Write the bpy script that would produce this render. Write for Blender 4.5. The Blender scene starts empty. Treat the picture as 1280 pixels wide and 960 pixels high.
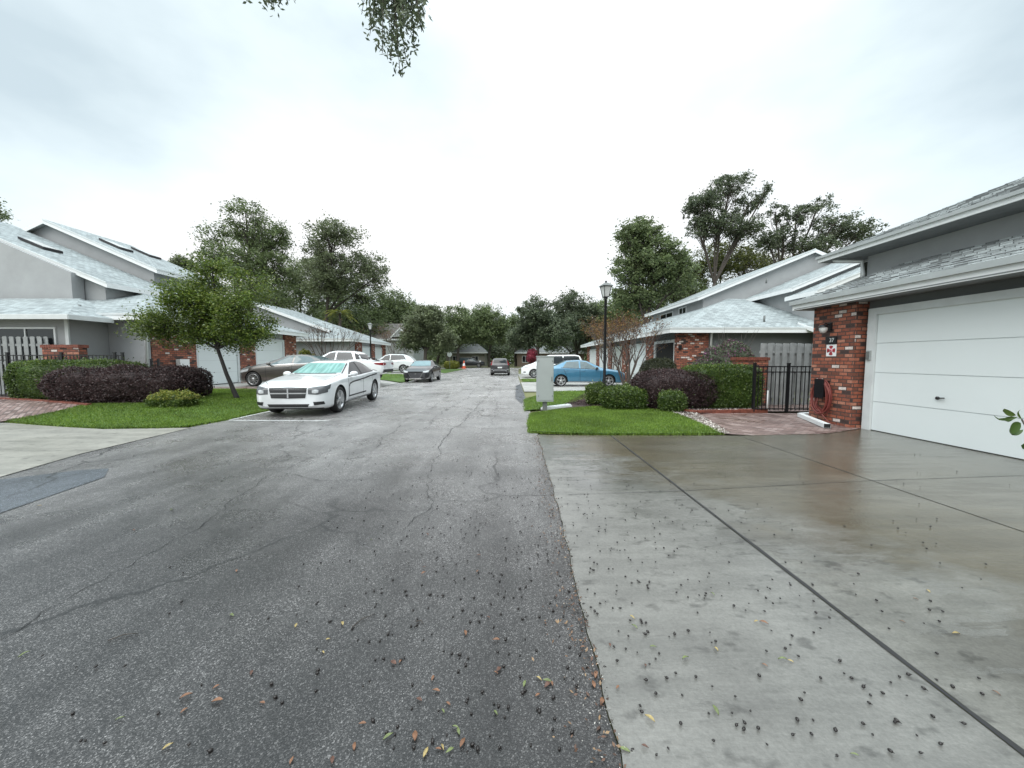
import bpy, bmesh, math, random
import numpy as np
from mathutils import Vector, Matrix
from mathutils.bvhtree import BVHTree

SC = bpy.context.scene
COL = SC.collection
R = math.radians
random.seed(7); rng = np.random.default_rng(7)

# ------------------------------------------------------------------ camera
CAMZ = 1.5; F = 462.0; PITCH = math.atan(31/462)
cd = bpy.data.cameras.new('camera'); cam = bpy.data.objects.new('camera', cd); COL.objects.link(cam)
cd.sensor_width = 36; cd.lens = 36*F/1280; cd.clip_start = .05; cd.clip_end = 2000
cam.location = (0, 0, CAMZ); cam.rotation_euler = (R(90)-PITCH, 0, 0)
SC.camera = cam

# ------------------------------------------------------------------ world, sun, exposure
SUN_EL, SUN_AZ = R(42), R(215)
w = bpy.data.worlds.new('World'); SC.world = w; w.use_nodes = True
nt = w.node_tree; nd = nt.nodes; nd.clear()
out = nd.new('ShaderNodeOutputWorld'); bg = nd.new('ShaderNodeBackground'); bg.inputs[1].default_value = .1
sky = nd.new('ShaderNodeTexSky'); sky.sky_type = 'NISHITA'; sky.sun_disc = False
sky.sun_elevation = SUN_EL; sky.sun_rotation = SUN_AZ
tc = nd.new('ShaderNodeTexCoord')
mp = nd.new('ShaderNodeMapping'); mp.inputs['Scale'].default_value = (1, 1, 2.0); mp.inputs['Location'].default_value = (.35, .2, 0)
nz = nd.new('ShaderNodeTexNoise'); nz.inputs['Scale'].default_value = 1.15; nz.inputs['Detail'].default_value = 7; nz.inputs['Roughness'].default_value = .5
rp = nd.new('ShaderNodeValToRGB')
rp.color_ramp.elements[0].position = .36; rp.color_ramp.elements[0].color = (.58, .69, .745, 1)
rp.color_ramp.elements[1].position = .62; rp.color_ramp.elements[1].color = (1.0, 1.0, 1.0, 1)
e = rp.color_ramp.elements.new(.48); e.color = (.80, .91, .95, 1)
sc = nd.new('ShaderNodeVectorMath'); sc.operation = 'SCALE'; sc.inputs['Scale'].default_value = 9.9
mx = nd.new('ShaderNodeMixRGB'); mx.inputs[0].default_value = .93
lk = nt.links.new
lk(tc.outputs['Generated'], mp.inputs[0]); lk(mp.outputs[0], nz.inputs['Vector']); lk(nz.outputs['Fac'], rp.inputs[0])
# an overcast sky is brightest overhead
sx = nd.new('ShaderNodeSeparateXYZ'); lk(tc.outputs['Generated'], sx.inputs[0])
zr = nd.new('ShaderNodeMapRange'); zr.interpolation_type = 'SMOOTHSTEP'; zr.inputs['From Min'].default_value = .6; zr.inputs['From Max'].default_value = .95
zr.inputs['To Min'].default_value = 7.1; zr.inputs['To Max'].default_value = 24.; lk(sx.outputs[2], zr.inputs['Value']); lk(zr.outputs[0], sc.inputs['Scale'])
lk(rp.outputs[0], sc.inputs[0]); lk(sky.outputs[0], mx.inputs[1]); lk(sc.outputs[0], mx.inputs[2])
lk(mx.outputs[0], bg.inputs[0]); lk(bg.outputs[0], out.inputs[0])
sl = bpy.data.lights.new('sun', 'SUN'); sl.energy = 1.4; sl.angle = R(50); sl.color = (1, .97, .93)
so = bpy.data.objects.new('sun', sl); COL.objects.link(so); so.rotation_euler = (R(90)-SUN_EL, 0, R(180)-SUN_AZ)
SC.view_settings.view_transform = 'Standard'; SC.view_settings.look = 'None'
SC.view_settings.exposure = .72; SC.view_settings.gamma = 1

# ------------------------------------------------------------------ helpers: pixels of the photograph to points on the ground
def smst(t): t = max(0., min(1., t)); return t*t*(3-2*t)
def gz(x, y):
    return .28*smst((-x-7.1)/1.8)*smst((y-8.0)/2.6)*(1-smst((y-44)/12))
def ray(px, py):
    u = (px-640)/F; v = (480-py)/F; c = math.cos(PITCH); s = math.sin(PITCH)
    return (u, c+v*s, -s+v*c)
def G(px, py):
    d = ray(px, py); z = 0
    for _ in range(12):
        t = (z-CAMZ)/d[2]; x, y = d[0]*t, d[1]*t; z = .5*z+.5*gz(x, y)
    return (x, y)
def PY(px, py, Y):
    d = ray(px, py); t = Y/d[1]; return Vector((d[0]*t, Y, CAMZ+d[2]*t))

# ------------------------------------------------------------------ materials
MATS = {}
class NT:
    def __init__(s, name):
        s.m = bpy.data.materials.new(name); s.m.use_nodes = True; s.t = s.m.node_tree; s.n = s.t.nodes
        s.b = s.n['Principled BSDF']; s.out = s.n['Material Output']
    def new(s, typ, **kw):
        n = s.n.new(typ)
        for k, v in kw.items():
            if k.startswith('_'): setattr(n, k[1:], v)
            else:
                kk = k.replace('__', ' ')
                n.inputs[kk].default_value = v
        return n
    def link(s, a, b): s.t.links.new(a, b)
    def pos(s):
        g = s.n.new('ShaderNodeNewGeometry'); return g.outputs['Position']
    def noise(s, vec, scale, detail=4, rough=.5):
        n = s.n.new('ShaderNodeTexNoise'); n.inputs['Scale'].default_value = scale; n.inputs['Detail'].default_value = detail
        n.inputs['Roughness'].default_value = rough
        if vec is not None: s.link(vec, n.inputs['Vector'])
        return n.outputs['Fac']
    def ramp(s, fac, stops, const=False):
        r = s.n.new('ShaderNodeValToRGB'); cr = r.color_ramp
        if const: cr.interpolation = 'CONSTANT'
        while len(cr.elements) < len(stops): cr.elements.new(.5)
        for e, (p, c) in zip(cr.elements, stops):
            e.position = p; e.color = (c, c, c, 1) if isinstance(c, (int, float)) else (*c, 1)
        s.link(fac, r.inputs[0]); return r.outputs[0]
    def mix(s, fac, a, b, mode='MIX'):
        m = s.n.new('ShaderNodeMixRGB'); m.blend_type = mode
        for i, v in ((0, fac), (1, a), (2, b)):
            if isinstance(v, (int, float)): m.inputs[i].default_value = v if i == 0 else (v, v, v, 1)
            elif isinstance(v, tuple): m.inputs[i].default_value = (*v, 1)
            else: s.link(v, m.inputs[i])
        return m.outputs[0]
    def math(s, op, a, b=0.):
        m = s.n.new('ShaderNodeMath'); m.operation = op
        for i, v in ((0, a), (1, b)):
            if isinstance(v, (int, float)): m.inputs[i].default_value = v
            else: s.link(v, m.inputs[i])
        return m.outputs[0]
    def mapping(s, vec, scale=(1, 1, 1), loc=(0, 0, 0), rot=(0, 0, 0)):
        m = s.n.new('ShaderNodeMapping'); m.inputs['Scale'].default_value = scale; m.inputs['Location'].default_value = loc
        m.inputs['Rotation'].default_value = rot; s.link(vec, m.inputs[0]); return m.outputs[0]
    def col(s, v):
        if isinstance(v, tuple): s.b.inputs['Base Color'].default_value = (*v, 1)
        else: s.link(v, s.b.inputs['Base Color'])
    def rough(s, v):
        if isinstance(v, (int, float)): s.b.inputs['Roughness'].default_value = v
        else: s.link(v, s.b.inputs['Roughness'])
    def bump(s, h, strength=.3, dist=.01):
        b = s.n.new('ShaderNodeBump'); b.inputs['Strength'].default_value = strength; b.inputs['Distance'].default_value = dist
        s.link(h, b.inputs['Height']); s.link(b.outputs[0], s.b.inputs['Normal'])

def simple(name, col, rough=.6, metal=0, var=.12, scale=6, coat=0, bump=0):
    if name in MATS: return MATS[name]
    n = NT(name); p = n.pos(); f = n.noise(p, scale, 5, .6)
    c = n.ramp(f, [(.3, tuple(max(0, k*(1-var)) for k in col)), (.7, tuple(min(1, k*(1+var)) for k in col))])
    n.col(c); n.rough(rough); n.b.inputs['Metallic'].default_value = metal
    if coat: n.b.inputs['Coat Weight'].default_value = coat; n.b.inputs['Coat Roughness'].default_value = .04
    if bump: n.bump(n.noise(p, 60, 4), bump, .01)
    MATS[name] = n.m; return n.m

def asphalt(name, base=.030, tint=(1.03, 1, .98), far_pale_sheen=True):
    n = NT(name); p = n.pos()
    big = n.noise(p, .45, 5, .6); med = n.noise(p, 3.0, 6, .65)
    streak = n.noise(n.mapping(p, (1.6, .22, 1)), 1.0, 6, .6)
    v = n.new('ShaderNodeTexVoronoi', Scale=210.); n.link(p, v.inputs['Vector'])
    agg = n.ramp(v.outputs['Color'], [(.35, .5), (.62, 1.0), (.8, 2.2), (.93, 4.6)], False)
    v2 = n.new('ShaderNodeTexVoronoi', Scale=150.); n.link(p, v2.inputs['Vector'])
    pit = n.ramp(v2.outputs['Distance'], [(.1, .5), (.5, 1.15)])
    t = n.ramp(big, [(.3, .78), (.7, 1.25)]); t2 = n.ramp(med, [(.3, .82), (.7, 1.18)])
    t3 = n.ramp(streak, [(.32, .82), (.5, 1.0), (.7, 1.12)])
    c = n.mix(1, agg, pit, 'MULTIPLY'); c = n.mix(1, c, t, 'MULTIPLY'); c = n.mix(1, c, t2, 'MULTIPLY'); c = n.mix(1, c, t3, 'MULTIPLY')
    c = n.mix(1, c, tuple(base*k for k in tint), 'MULTIPLY')
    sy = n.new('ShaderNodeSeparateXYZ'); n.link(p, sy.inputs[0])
    # paler paving up the street, with wet sky sheen painted in, brightening with distance
    pale_sheen = n.ramp(n.math('MULTIPLY', n.math('ADD', sy.outputs[1], n.math('MULTIPLY', n.math('ADD', big, streak), 4.)), 1/40.), [(.12, .72), (.18, 1.8), (.26, 4.4), (.42, 6.6), (.7, 8.5)])
    if far_pale_sheen: c = n.mix(1, c, pale_sheen, 'MULTIPLY')
    # cells of fine cracks across the old paving
    wv = n.new('ShaderNodeVectorMath', _operation='ADD')
    nn = n.new('ShaderNodeTexNoise', Scale=2.2, Detail=6.); n.link(p, nn.inputs['Vector'])
    s2 = n.new('ShaderNodeVectorMath', _operation='SCALE'); s2.inputs['Scale'].default_value = .55; n.link(nn.outputs['Color'], s2.inputs[0])
    n.link(p, wv.inputs[0]); n.link(s2.outputs[0], wv.inputs[1])
    vc = n.new('ShaderNodeTexVoronoi', _feature='DISTANCE_TO_EDGE', Scale=.42); n.link(wv.outputs[0], vc.inputs['Vector'])
    cr = n.ramp(vc.outputs['Distance'], [(.0, .9), (.004, .6), (.01, 0.)])
    gate = n.ramp(n.noise(p, .35, 2), [(.42, 0.), (.58, 1.)])
    cr = n.math('MULTIPLY', cr, gate)
    c = n.mix(cr, c, (.012, .012, .012))
    n.col(c)
    n.rough(n.ramp(n.noise(p, .8, 6, .65), [(.35, .2), (.65, .42)]))
    h = n.math('ADD', n.math('MULTIPLY', v.outputs['Distance'], -1.0), n.math('MULTIPLY', cr, -2.0))
    n.bump(h, .2, .005)
    n.b.inputs['IOR'].default_value = 1.5
    return n.m

def concrete(name, base=(.165, .162, .145), wet=True, stain=(.085, .074, .052)):
    n = NT(name); p = n.pos()
    big = n.noise(n.mapping(p, (.55, 1, 1), (3.1, 1.7, 0)), .42, 5, .55); med = n.noise(p, 2.2, 8, .7); fine = n.noise(p, 60, 3, .7)
    streak = n.noise(n.mapping(p, (.45, 2.6, 1), (0, 0, 0), (0, 0, R(-8))), 1.6, 9, .72)
    spots = n.noise(n.mapping(p, (.6, 1, 1)), 9, 3, .6)
    c = n.ramp(med, [(.25, tuple(k*.72 for k in base)), (.7, tuple(k*1.12 for k in base))])
    c = n.mix(1, c, n.ramp(streak, [(.3, .72), (.6, 1.08)]), 'MULTIPLY')
    c = n.mix(1, c, n.ramp(fine, [(.3, .86), (.7, 1.12)]), 'MULTIPLY')
    c = n.mix(1, c, n.ramp(spots, [(.32, .6), (.42, 1.0)]), 'MULTIPLY')
    if wet:
        # damp stained area in front of the garage
        sep = n.new('ShaderNodeSeparateXYZ'); n.link(p, sep.inputs[0])
        diag = n.math('ADD', sep.outputs[0], n.math('MULTIPLY', sep.outputs[1], .5))
        warp = n.noise(n.mapping(p, (1, 1.6, 1), (5, 2, 0), (0, 0, R(-25))), .8, 8, .62)
        gx = n.ramp(n.math('ADD', n.math('MULTIPLY', diag, .12), n.math('MULTIPLY', warp, .42)), [(.66, 0.), (.75, 1.)])
        film = n.ramp(n.math('ADD', n.math('MULTIPLY', diag, .12), n.math('MULTIPLY', warp, .42)), [(.56, 0.), (.61, 1.), (.68, 1.), (.75, .25)])
        film = n.math('MULTIPLY', film, n.ramp(n.math('ADD', n.math('MULTIPLY', warp, .5), n.math('MULTIPLY', streak, .5)), [(.45, 0.), (.52, 1.)]))
        wf = n.ramp(big, [(.38, 0.), (.55, 1.)])
        wf = n.math('MULTIPLY', gx, n.math('ADD', n.math('MULTIPLY', wf, .35), .65))
        c = n.mix(wf, c, n.mix(1, stain, n.ramp(streak, [(.3, .7), (.7, 1.45)]), 'MULTIPLY'))
        pud = n.ramp(n.math('ADD', n.math('MULTIPLY', big, .6), n.math('MULTIPLY', streak, .4)), [(.42, .34), (.48, .16), (.56, .06)])
        n.b.inputs['IOR'].default_value = 1.5
        n.rough(n.math('MULTIPLY', pud, n.math('SUBTRACT', 1.0, n.math('MULTIPLY', n.math('MAXIMUM', n.math('MULTIPLY', wf, .5), film), .9))))
        c = n.mix(n.math('MULTIPLY', film, .45), c, n.mix(1, c, .5, 'MULTIPLY'))
        h_ = n.math('ADD', n.math('MULTIPLY', fine, .4), n.math('ADD', n.math('MULTIPLY', streak, 1.8), n.math('MULTIPLY', n.noise(p, 7, 4, .6), .5)))
        n.bump(n.math('MULTIPLY', h_, n.math('SUBTRACT', 1.0, n.math('MULTIPLY', film, .6))), .3, .012)
    else:
        n.rough(n.ramp(big, [(.35, .28), (.6, .55)])); n.bump(fine, .2, .008)
    n.col(c); return n.m

def brick(name):
    n = NT(name); uv = n.n.new('ShaderNodeUVMap').outputs[0]
    b = n.new('ShaderNodeTexBrick', Scale=1., Mortar__Size=.010, Mortar__Smooth=.15, Bias=0., Brick__Width=.205, Row__Height=.081)
    b.inputs['Color1'].default_value = (0, 0, 0, 1); b.inputs['Color2'].default_value = (1, 1, 1, 1); b.inputs['Mortar'].default_value = (.5, .5, .5, 1)
    n.link(uv, b.inputs['Vector'])
    c = n.ramp(b.outputs['Color'], [(0, (.055, .032, .028)), (.1, (.17, .058, .036)), (.24, (.30, .09, .05)), (.4, (.22, .068, .042)), (.55, (.36, .125, .075)), (.72, (.26, .08, .046)), (.83, (.40, .17, .11)), (.92, (.62, .54, .50))], True)
    c = n.mix(1, c, n.ramp(n.noise(n.pos(), 22, 6, .7), [(.3, .62), (.7, 1.25)]), 'MULTIPLY')
    c = n.mix(b.outputs['Fac'], c, (.06, .042, .036))
    n.col(c); n.rough(.75)
    n.bump(n.math('SUBTRACT', n.math('MULTIPLY', n.noise(n.pos(), 40, 4), .3), b.outputs['Fac']), .8, .008)
    return n.m

def shingle(name, base=(.30, .34, .345), lo=.64, hi=1.26, bw=.24, rh=.15):
    n = NT(name); uv = n.n.new('ShaderNodeUVMap').outputs[0]
    b = n.new('ShaderNodeTexBrick', Scale=1., Mortar__Size=.009, Mortar__Smooth=.1, Brick__Width=bw, Row__Height=rh, _offset=.37)
    b.inputs['Color1'].default_value = (0, 0, 0, 1); b.inputs['Color2'].default_value = (1, 1, 1, 1); b.inputs['Mortar'].default_value = (0, 0, 0, 1)
    n.link(uv, b.inputs['Vector'])
    c = n.ramp(b.outputs['Color'], [(0, tuple(k*lo for k in base)), (.5, base), (1, tuple(min(1, k*hi) for k in base))])
    p = n.pos()
    c = n.mix(1, c, n.ramp(n.noise(p, .7, 5, .6), [(.3, .9), (.7, 1.05)]), 'MULTIPLY')
    c = n.mix(1, c, n.ramp(n.noise(p, 45, 3, .7), [(.3, .8), (.7, 1.15)]), 'MULTIPLY')
    c = n.mix(b.outputs['Fac'], c, tuple(k*.42 for k in base))  # dark lines painted in for the shadow at each shingle course
    n.col(c); n.rough(.55); n.bump(n.math('SUBTRACT', b.outputs['Color'], n.math('MULTIPLY', b.outputs['Fac'], 1.5)), .5, .01)
    return n.m

def leafmat(name, c1, c2, c3=None, rough=.5, trans=.38, isl=True):
    n = NT(name); g = n.n.new('ShaderNodeNewGeometry')
    st = [(0., c1), (.6, c2)] + ([(1., c3)] if c3 else [])
    c = n.ramp(g.outputs['Random Per Island'], st)
    c = n.mix(1, c, n.ramp(n.noise(g.outputs['Position'], .9, 3), [(.3, .7), (.7, 1.3)]), 'MULTIPLY')
    n.col(c); n.rough(rough)
    tr = n.n.new('ShaderNodeBsdfTranslucent'); n.link(c, tr.inputs[0])
    ms = n.n.new('ShaderNodeMixShader'); ms.inputs[0].default_value = trans
    n.link(n.b.outputs[0], ms.inputs[1]); n.link(tr.outputs[0], ms.inputs[2]); n.link(ms.outputs[0], n.out.inputs[0])
    return n.m

def pavers(name):
    n = NT(name); p = n.pos()
    b = n.new('ShaderNodeTexBrick', Scale=1., Mortar__Size=.008, Brick__Width=.2, Row__Height=.1)
    b.inputs['Color1'].default_value = (0, 0, 0, 1); b.inputs['Color2'].default_value = (1, 1, 1, 1)
    n.link(n.mapping(p, rot=(0, 0, R(45))), b.inputs['Vector'])
    c = n.ramp(b.outputs['Color'], [(0, (.13, .08, .07)), (.4, (.20, .13, .115)), (.7, (.26, .18, .16)), (1, (.34, .26, .24))])
    c = n.mix(1, c, n.ramp(n.noise(p, 2, 5, .7), [(.3, .7), (.7, 1.15)]), 'MULTIPLY')
    c = n.mix(b.outputs['Fac'], c, (.07, .055, .05)); n.col(c)
    n.rough(n.ramp(n.noise(p, 1.2, 4), [(.35, .25), (.65, .55)]))
    n.bump(n.math('MULTIPLY', b.outputs['Fac'], -1), .5, .008); return n.m

M = {}
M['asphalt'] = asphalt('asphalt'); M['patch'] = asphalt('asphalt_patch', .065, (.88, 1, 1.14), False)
M['concrete'] = concrete('wet_concrete'); M['apron'] = concrete('apron_concrete', (.165, .163, .150)); M['concrete2'] = concrete('old_concrete', (.27, .262, .23), False)
M['concrete3'] = concrete('pale_concrete', (.40, .395, .37), False)
M['brick'] = brick('brick'); M['shingle'] = shingle('roof_shingle'); M['shingle_near'] = shingle('near_roof_shingle', (.25, .27, .27), .35, 1.8, .17, .14); M['shingle_old'] = shingle('brown_shingle', (.17, .15, .135))
M['paver'] = pavers('brick_pavers')
M['stucco'] = simple('grey_stucco', (.335, .345, .35), .85, 0, .07, 1.5, bump=.25)
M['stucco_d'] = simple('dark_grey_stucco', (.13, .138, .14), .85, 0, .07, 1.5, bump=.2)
M['stucco_far'] = simple('pale_far_stucco', (.22, .21, .19), .85)
M['white'] = simple('white_paint', (.74, .76, .76), .42, 0, .05, 2.5)
M['trim'] = simple('pale_trim', (.58, .61, .61), .5, 0, .08, 3)
M['door'] = simple('garage_door_paint', (.70, .745, .745), .38, 0, .025, .8)
M['gutter'] = simple('grey_gutter', (.36, .385, .385), .5, 0, .08, 3)
M['soffit'] = simple('soffit', (.2, .21, .215), .8)
M['darkglass'] = simple('dark_window_glass', (.012, .014, .016), .06)
M['void'] = simple('dark_interior', (.01, .01, .01), .9)
M['black'] = simple('black_metal', (.009, .009, .011), .35)
M['greyfence'] = simple('grey_board_paint', (.25, .262, .262), .75, 0, .16, 5)
M['box'] = simple('grey_cabinet_paint', (.33, .355, .35), .5, 0, .05, 2)
M['postgrey'] = simple('grey_post', (.14, .15, .145), .6)
M['hose'] = simple('red_rubber', (.17, .035, .028), .4)
M['bark'] = simple('bark', (.055, .046, .038), .85, 0, .4, 9, bump=.6)
M['barkdark'] = simple('wet_dark_bark', (.012, .010, .009), .7, 0, .4, 12, bump=.6)
M['barkpale'] = simple('pale_bark', (.085, .065, .055), .7, 0, .3, 8)
M['soil'] = simple('soil', (.045, .033, .024), .9, 0, .4, 6, bump=.5)
M['mulch'] = simple('mulch', (.04, .024, .02), .85, 0, .5, 30, bump=.9)
M['turf'] = simple('turf', (.065, .125, .018), .9, 0, .3, 3, bump=.6)
M['farturf'] = simple('dry_turf', (.12, .125, .05), .9, 0, .4, .5)
M['lamp'] = simple('frosted_glass', (.55, .56, .55), .25)
M['linepaint'] = simple('worn_line_paint', (.5, .51, .5), .6, 0, .35, 14)
M['red'] = simple('dark_red', (.3, .02, .03), .4)
M['orange'] = simple('orange_plastic', (.6, .09, .03), .5)
M['pink'] = simple('pale_pink', (.7, .35, .4), .5)
M['crack'] = simple('crack_filler', (.014, .014, .014), .6)
M['moss'] = simple('grey_moss', (.12, .13, .1), .95)
M['brickedge'] = simple('brick_edging', (.17, .05, .032), .7, 0, .4, 9)
M['redroof'] = simple('brown_wall', (.17, .13, .1), .8)
L_oak = leafmat('oak_leaf', (.07, .10, .042), (.145, .19, .08), (.21, .26, .11))
L_oakd = leafmat('dark_oak_leaf', (.055, .075, .047), (.11, .14, .08), (.17, .20, .115))
L_grey = leafmat('olive_leaf', (.09, .11, .06), (.15, .18, .095), (.21, .24, .13))
L_lig = leafmat('glossy_leaf', (.045, .075, .012), (.10, .155, .025), (.22, .26, .05), .35)
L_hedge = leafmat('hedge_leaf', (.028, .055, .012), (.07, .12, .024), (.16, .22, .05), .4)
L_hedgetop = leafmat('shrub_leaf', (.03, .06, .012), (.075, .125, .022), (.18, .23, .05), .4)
L_purple = leafmat('purple_leaf', (.022, .013, .014), (.06, .036, .036), (.145, .095, .092), .45)
L_yellow = leafmat('yellow_green_leaf', (.10, .12, .02), (.25, .26, .05), (.42, .40, .10), .45)
L_rust = leafmat('rusty_leaf', (.08, .035, .018), (.18, .085, .035), (.26, .18, .05), .6)
L_flower = leafmat('magenta_bract', (.10, .04, .075), (.19, .07, .14), (.32, .15, .25), .6)
L_redfl = leafmat('red_bract', (.15, .02, .04), (.3, .05, .08), (.45, .12, .16), .6)
L_palm = leafmat('palm_leaf', (.08, .10, .02), (.17, .19, .04), (.30, .28, .07), .4)
L_grass = leafmat('grass_blade', (.06, .115, .012), (.13, .215, .024), (.24, .33, .055), .5, .35)
L_edge = leafmat('dark_grass_blade', (.03, .06, .01), (.06, .11, .02), (.12, .16, .04), .5, .35)

# ------------------------------------------------------------------ mesh building
def tag(o, label=None, cat=None, group=None, kind=None):
    if label: o['label'] = label
    if cat: o['category'] = cat
    if group: o['group'] = group
    if kind: o['kind'] = kind
    return o
def empty(name, loc=(0, 0, 0), rz=0, label=None, cat=None, group=None):
    o = bpy.data.objects.new(name, None); COL.objects.link(o); o.location = loc; o.rotation_euler = (0, 0, rz)
    o.empty_display_size = .2
    return tag(o, label, cat, group)

class MB:
    def __init__(s): s.v = []; s.f = []; s.mi = []; s.mats = []; s.sm = []
    def m(s, mat):
        if mat not in s.mats: s.mats.append(mat)
        return s.mats.index(mat)
    def add(s, verts, faces, mat, smooth=False):
        b = len(s.v); s.v += [tuple(v) for v in verts]; k = s.m(mat)
        for f in faces: s.f.append([b+i for i in f]); s.mi.append(k); s.sm.append(smooth)
    def box(s, x0, x1, y0, y1, z0, z1, mat, M4=None):
        vs = [Vector((x, y, z)) for z in (z0, z1) for x, y in ((x0, y0), (x1, y0), (x1, y1), (x0, y1))]
        if M4: vs = [M4 @ v for v in vs]
        s.add(vs, [(3, 2, 1, 0), (4, 5, 6, 7), (0, 1, 5, 4), (1, 2, 6, 5), (2, 3, 7, 6), (3, 0, 4, 7)], mat)
    def prism(s, poly, h, mat, capmat=None, sidemat=None):
        """poly: list of 3d points (top), extruded straight down by h"""
        n = len(poly); top = [Vector(p) for p in poly]; bot = [p-Vector((0, 0, h)) for p in top]
        s.add(top, [tuple(range(n))], capmat or mat); s.add(bot, [tuple(reversed(range(n)))], sidemat or mat)
        s.add(top+bot, [(i, i+n, (i+1) % n+n, (i+1) % n) for i in range(n)], sidemat or mat)
    def tube(s, path, rad, mat, n=8, cap=True):
        path = [Vector(p) for p in path]; k = len(path)
        if isinstance(rad, (int, float)): rad = [rad]*k
        vs = []; prev = None
        for i in range(k):
            t = (path[min(i+1, k-1)]-path[max(i-1, 0)])
            if t.length < 1e-9: t = Vector((0, 0, 1))
            t.normalize()
            a = prev if prev else (Vector((1, 0, 0)) if abs(t.x) < .8 else Vector((0, 1, 0)))
            u = (a-t*a.dot(t)); u.normalize(); prev = u; w_ = t.cross(u)
            for j in range(n):
                an = 2*math.pi*j/n; vs.append(path[i]+(u*math.cos(an)+w_*math.sin(an))*rad[i])
        fs = [(i*n+j, i*n+(j+1) % n, (i+1)*n+(j+1) % n, (i+1)*n+j) for i in range(k-1) for j in range(n)]
        if cap: fs += [tuple(reversed(range(n))), tuple(range((k-1)*n, k*n))]
        s.add(vs, fs, mat, True)
    def lathe(s, prof, mat, n=24, M4=None, smooth=True):
        """prof: list of (r, z)"""
        vs = [Vector((r*math.cos(2*math.pi*j/n), r*math.sin(2*math.pi*j/n), z)) for r, z in prof for j in range(n)]
        if M4: vs = [M4 @ v for v in vs]
        k = len(prof)
        fs = [(i*n+j, i*n+(j+1) % n, (i+1)*n+(j+1) % n, (i+1)*n+j) for i in range(k-1) for j in range(n)]
        s.add(vs, fs, mat, smooth)
    def ball(s, c, r, mat, n=10, sc=(1, 1, 1), M4=None):
        vs = []; k = n//2+1
        for i in range(k):
            th = math.pi*i/(k-1)
            for j in range(n):
                ph = 2*math.pi*j/n
                v = Vector((math.sin(th)*math.cos(ph)*sc[0], math.sin(th)*math.sin(ph)*sc[1], math.cos(th)*sc[2]))*r+Vector(c)
                vs.append(M4 @ v if M4 else v)
        fs = [(i*n+j, (i+1)*n+j, (i+1)*n+(j+1) % n, i*n+(j+1) % n) for i in range(k-1) for j in range(n)]
        s.add(vs, fs, mat, True)
    def build(s, name, parent=None, uv=True):
        me = bpy.data.meshes.new(name); me.from_pydata(s.v, [], s.f)
        for m_ in s.mats: me.materials.append(m_)
        me.polygons.foreach_set('material_index', s.mi); me.polygons.foreach_set('use_smooth', s.sm)
        me.update()
        if uv: boxuv(me)
        o = bpy.data.objects.new(name, me); COL.objects.link(o)
        if parent is not None: o.parent = parent
        return o
def boxuv(me):
    ul = me.uv_layers.new(name='UVMap'); Z = Vector((0, 0, 1)); data = np.zeros((len(me.loops), 2))
    for p in me.polygons:
        n = p.normal
        if abs(n.z) > .97: u, v = Vector((1, 0, 0)), Vector((0, 1, 0))
        else: u = Z.cross(n).normalized(); v = n.cross(u)
        for li in p.loop_indices:
            co = me.vertices[me.loops[li].vertex_index].co; data[li] = (co.dot(u), co.dot(v))
    ul.data.foreach_set('uv', data.ravel())
def fast(name, V, nper, mats, mi=None, parent=None, smooth=False):
    """V: (N*nper,3), polygons of nper verts in order"""
    me = bpy.data.meshes.new(name); nv = len(V); nf = nv//nper
    me.vertices.add(nv); me.vertices.foreach_set('co', np.asarray(V, dtype=np.float32).ravel())
    me.loops.add(nv); me.loops.foreach_set('vertex_index', np.arange(nv, dtype=np.int32))
    me.polygons.add(nf); me.polygons.foreach_set('loop_start', np.arange(0, nv, nper, dtype=np.int32))
    for m_ in mats: me.materials.append(m_)
    if mi is not None: me.polygons.foreach_set('material_index', np.asarray(mi, dtype=np.int32))
    me.update(calc_edges=True); me.validate()
    o = bpy.data.objects.new(name, me); COL.objects.link(o)
    if parent is not None: o.parent = parent
    return o
def unit(a): return a/np.maximum(1e-9, np.linalg.norm(a, axis=1, keepdims=True))
def leafquads(C, size, asp=.45, up=.3, dirs=None, var=.35):
    """rhombus leaves folded along their length; returns verts (N*4,3)"""
    n = len(C); a = rng.normal(size=(n, 3)); a[:, 2] *= .6; a[:, 2] -= .1; a = unit(a)
    if dirs is not None: a = unit(a*.8+dirs*.7)
    b = unit(np.cross(a, rng.normal(size=(n, 3))+np.array([0, 0, up])))
    s = size*(1+var*rng.uniform(-1, 1, size=(n, 1)))
    V = np.empty((n, 4, 3)); V[:, 0] = C-a*s*.5; V[:, 1] = C+b*s*asp*.5; V[:, 2] = C+a*s*.5; V[:, 3] = C-b*s*asp*.5
    return V.reshape(-1, 3)

def sheet(name, poly, off, mat, step=.5, kind='structure', flat=False):
    bm = bmesh.new(); vs = [bm.verts.new((x, y, 0)) for x, y in poly]; bm.faces.new(vs)
    if not flat:
        xs = [p[0] for p in poly]; ys = [p[1] for p in poly]
        for ax, lo, hi in ((0, min(xs), max(xs)), (1, min(ys), max(ys))):
            k = math.ceil(lo/step)*step
            while k < hi:
                co = Vector((k, 0, 0)) if ax == 0 else Vector((0, k, 0)); no = Vector((1, 0, 0)) if ax == 0 else Vector((0, 1, 0))
                bmesh.ops.bisect_plane(bm, geom=bm.verts[:]+bm.edges[:]+bm.faces[:], plane_co=co, plane_no=no); k += step
    for v in bm.verts: v.co.z = gz(v.co.x, v.co.y)+off
    bmesh.ops.recalc_face_normals(bm, faces=bm.faces[:])
    for f in bm.faces:
        if f.normal.z < 0: f.normal_flip()
    me = bpy.data.meshes.new(name); bm.to_mesh(me); bm.free(); me.materials.append(mat)
    for p in me.polygons: p.use_smooth = True
    o = bpy.data.objects.new(name, me); COL.objects.link(o)
    return tag(o, kind=kind)

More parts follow.
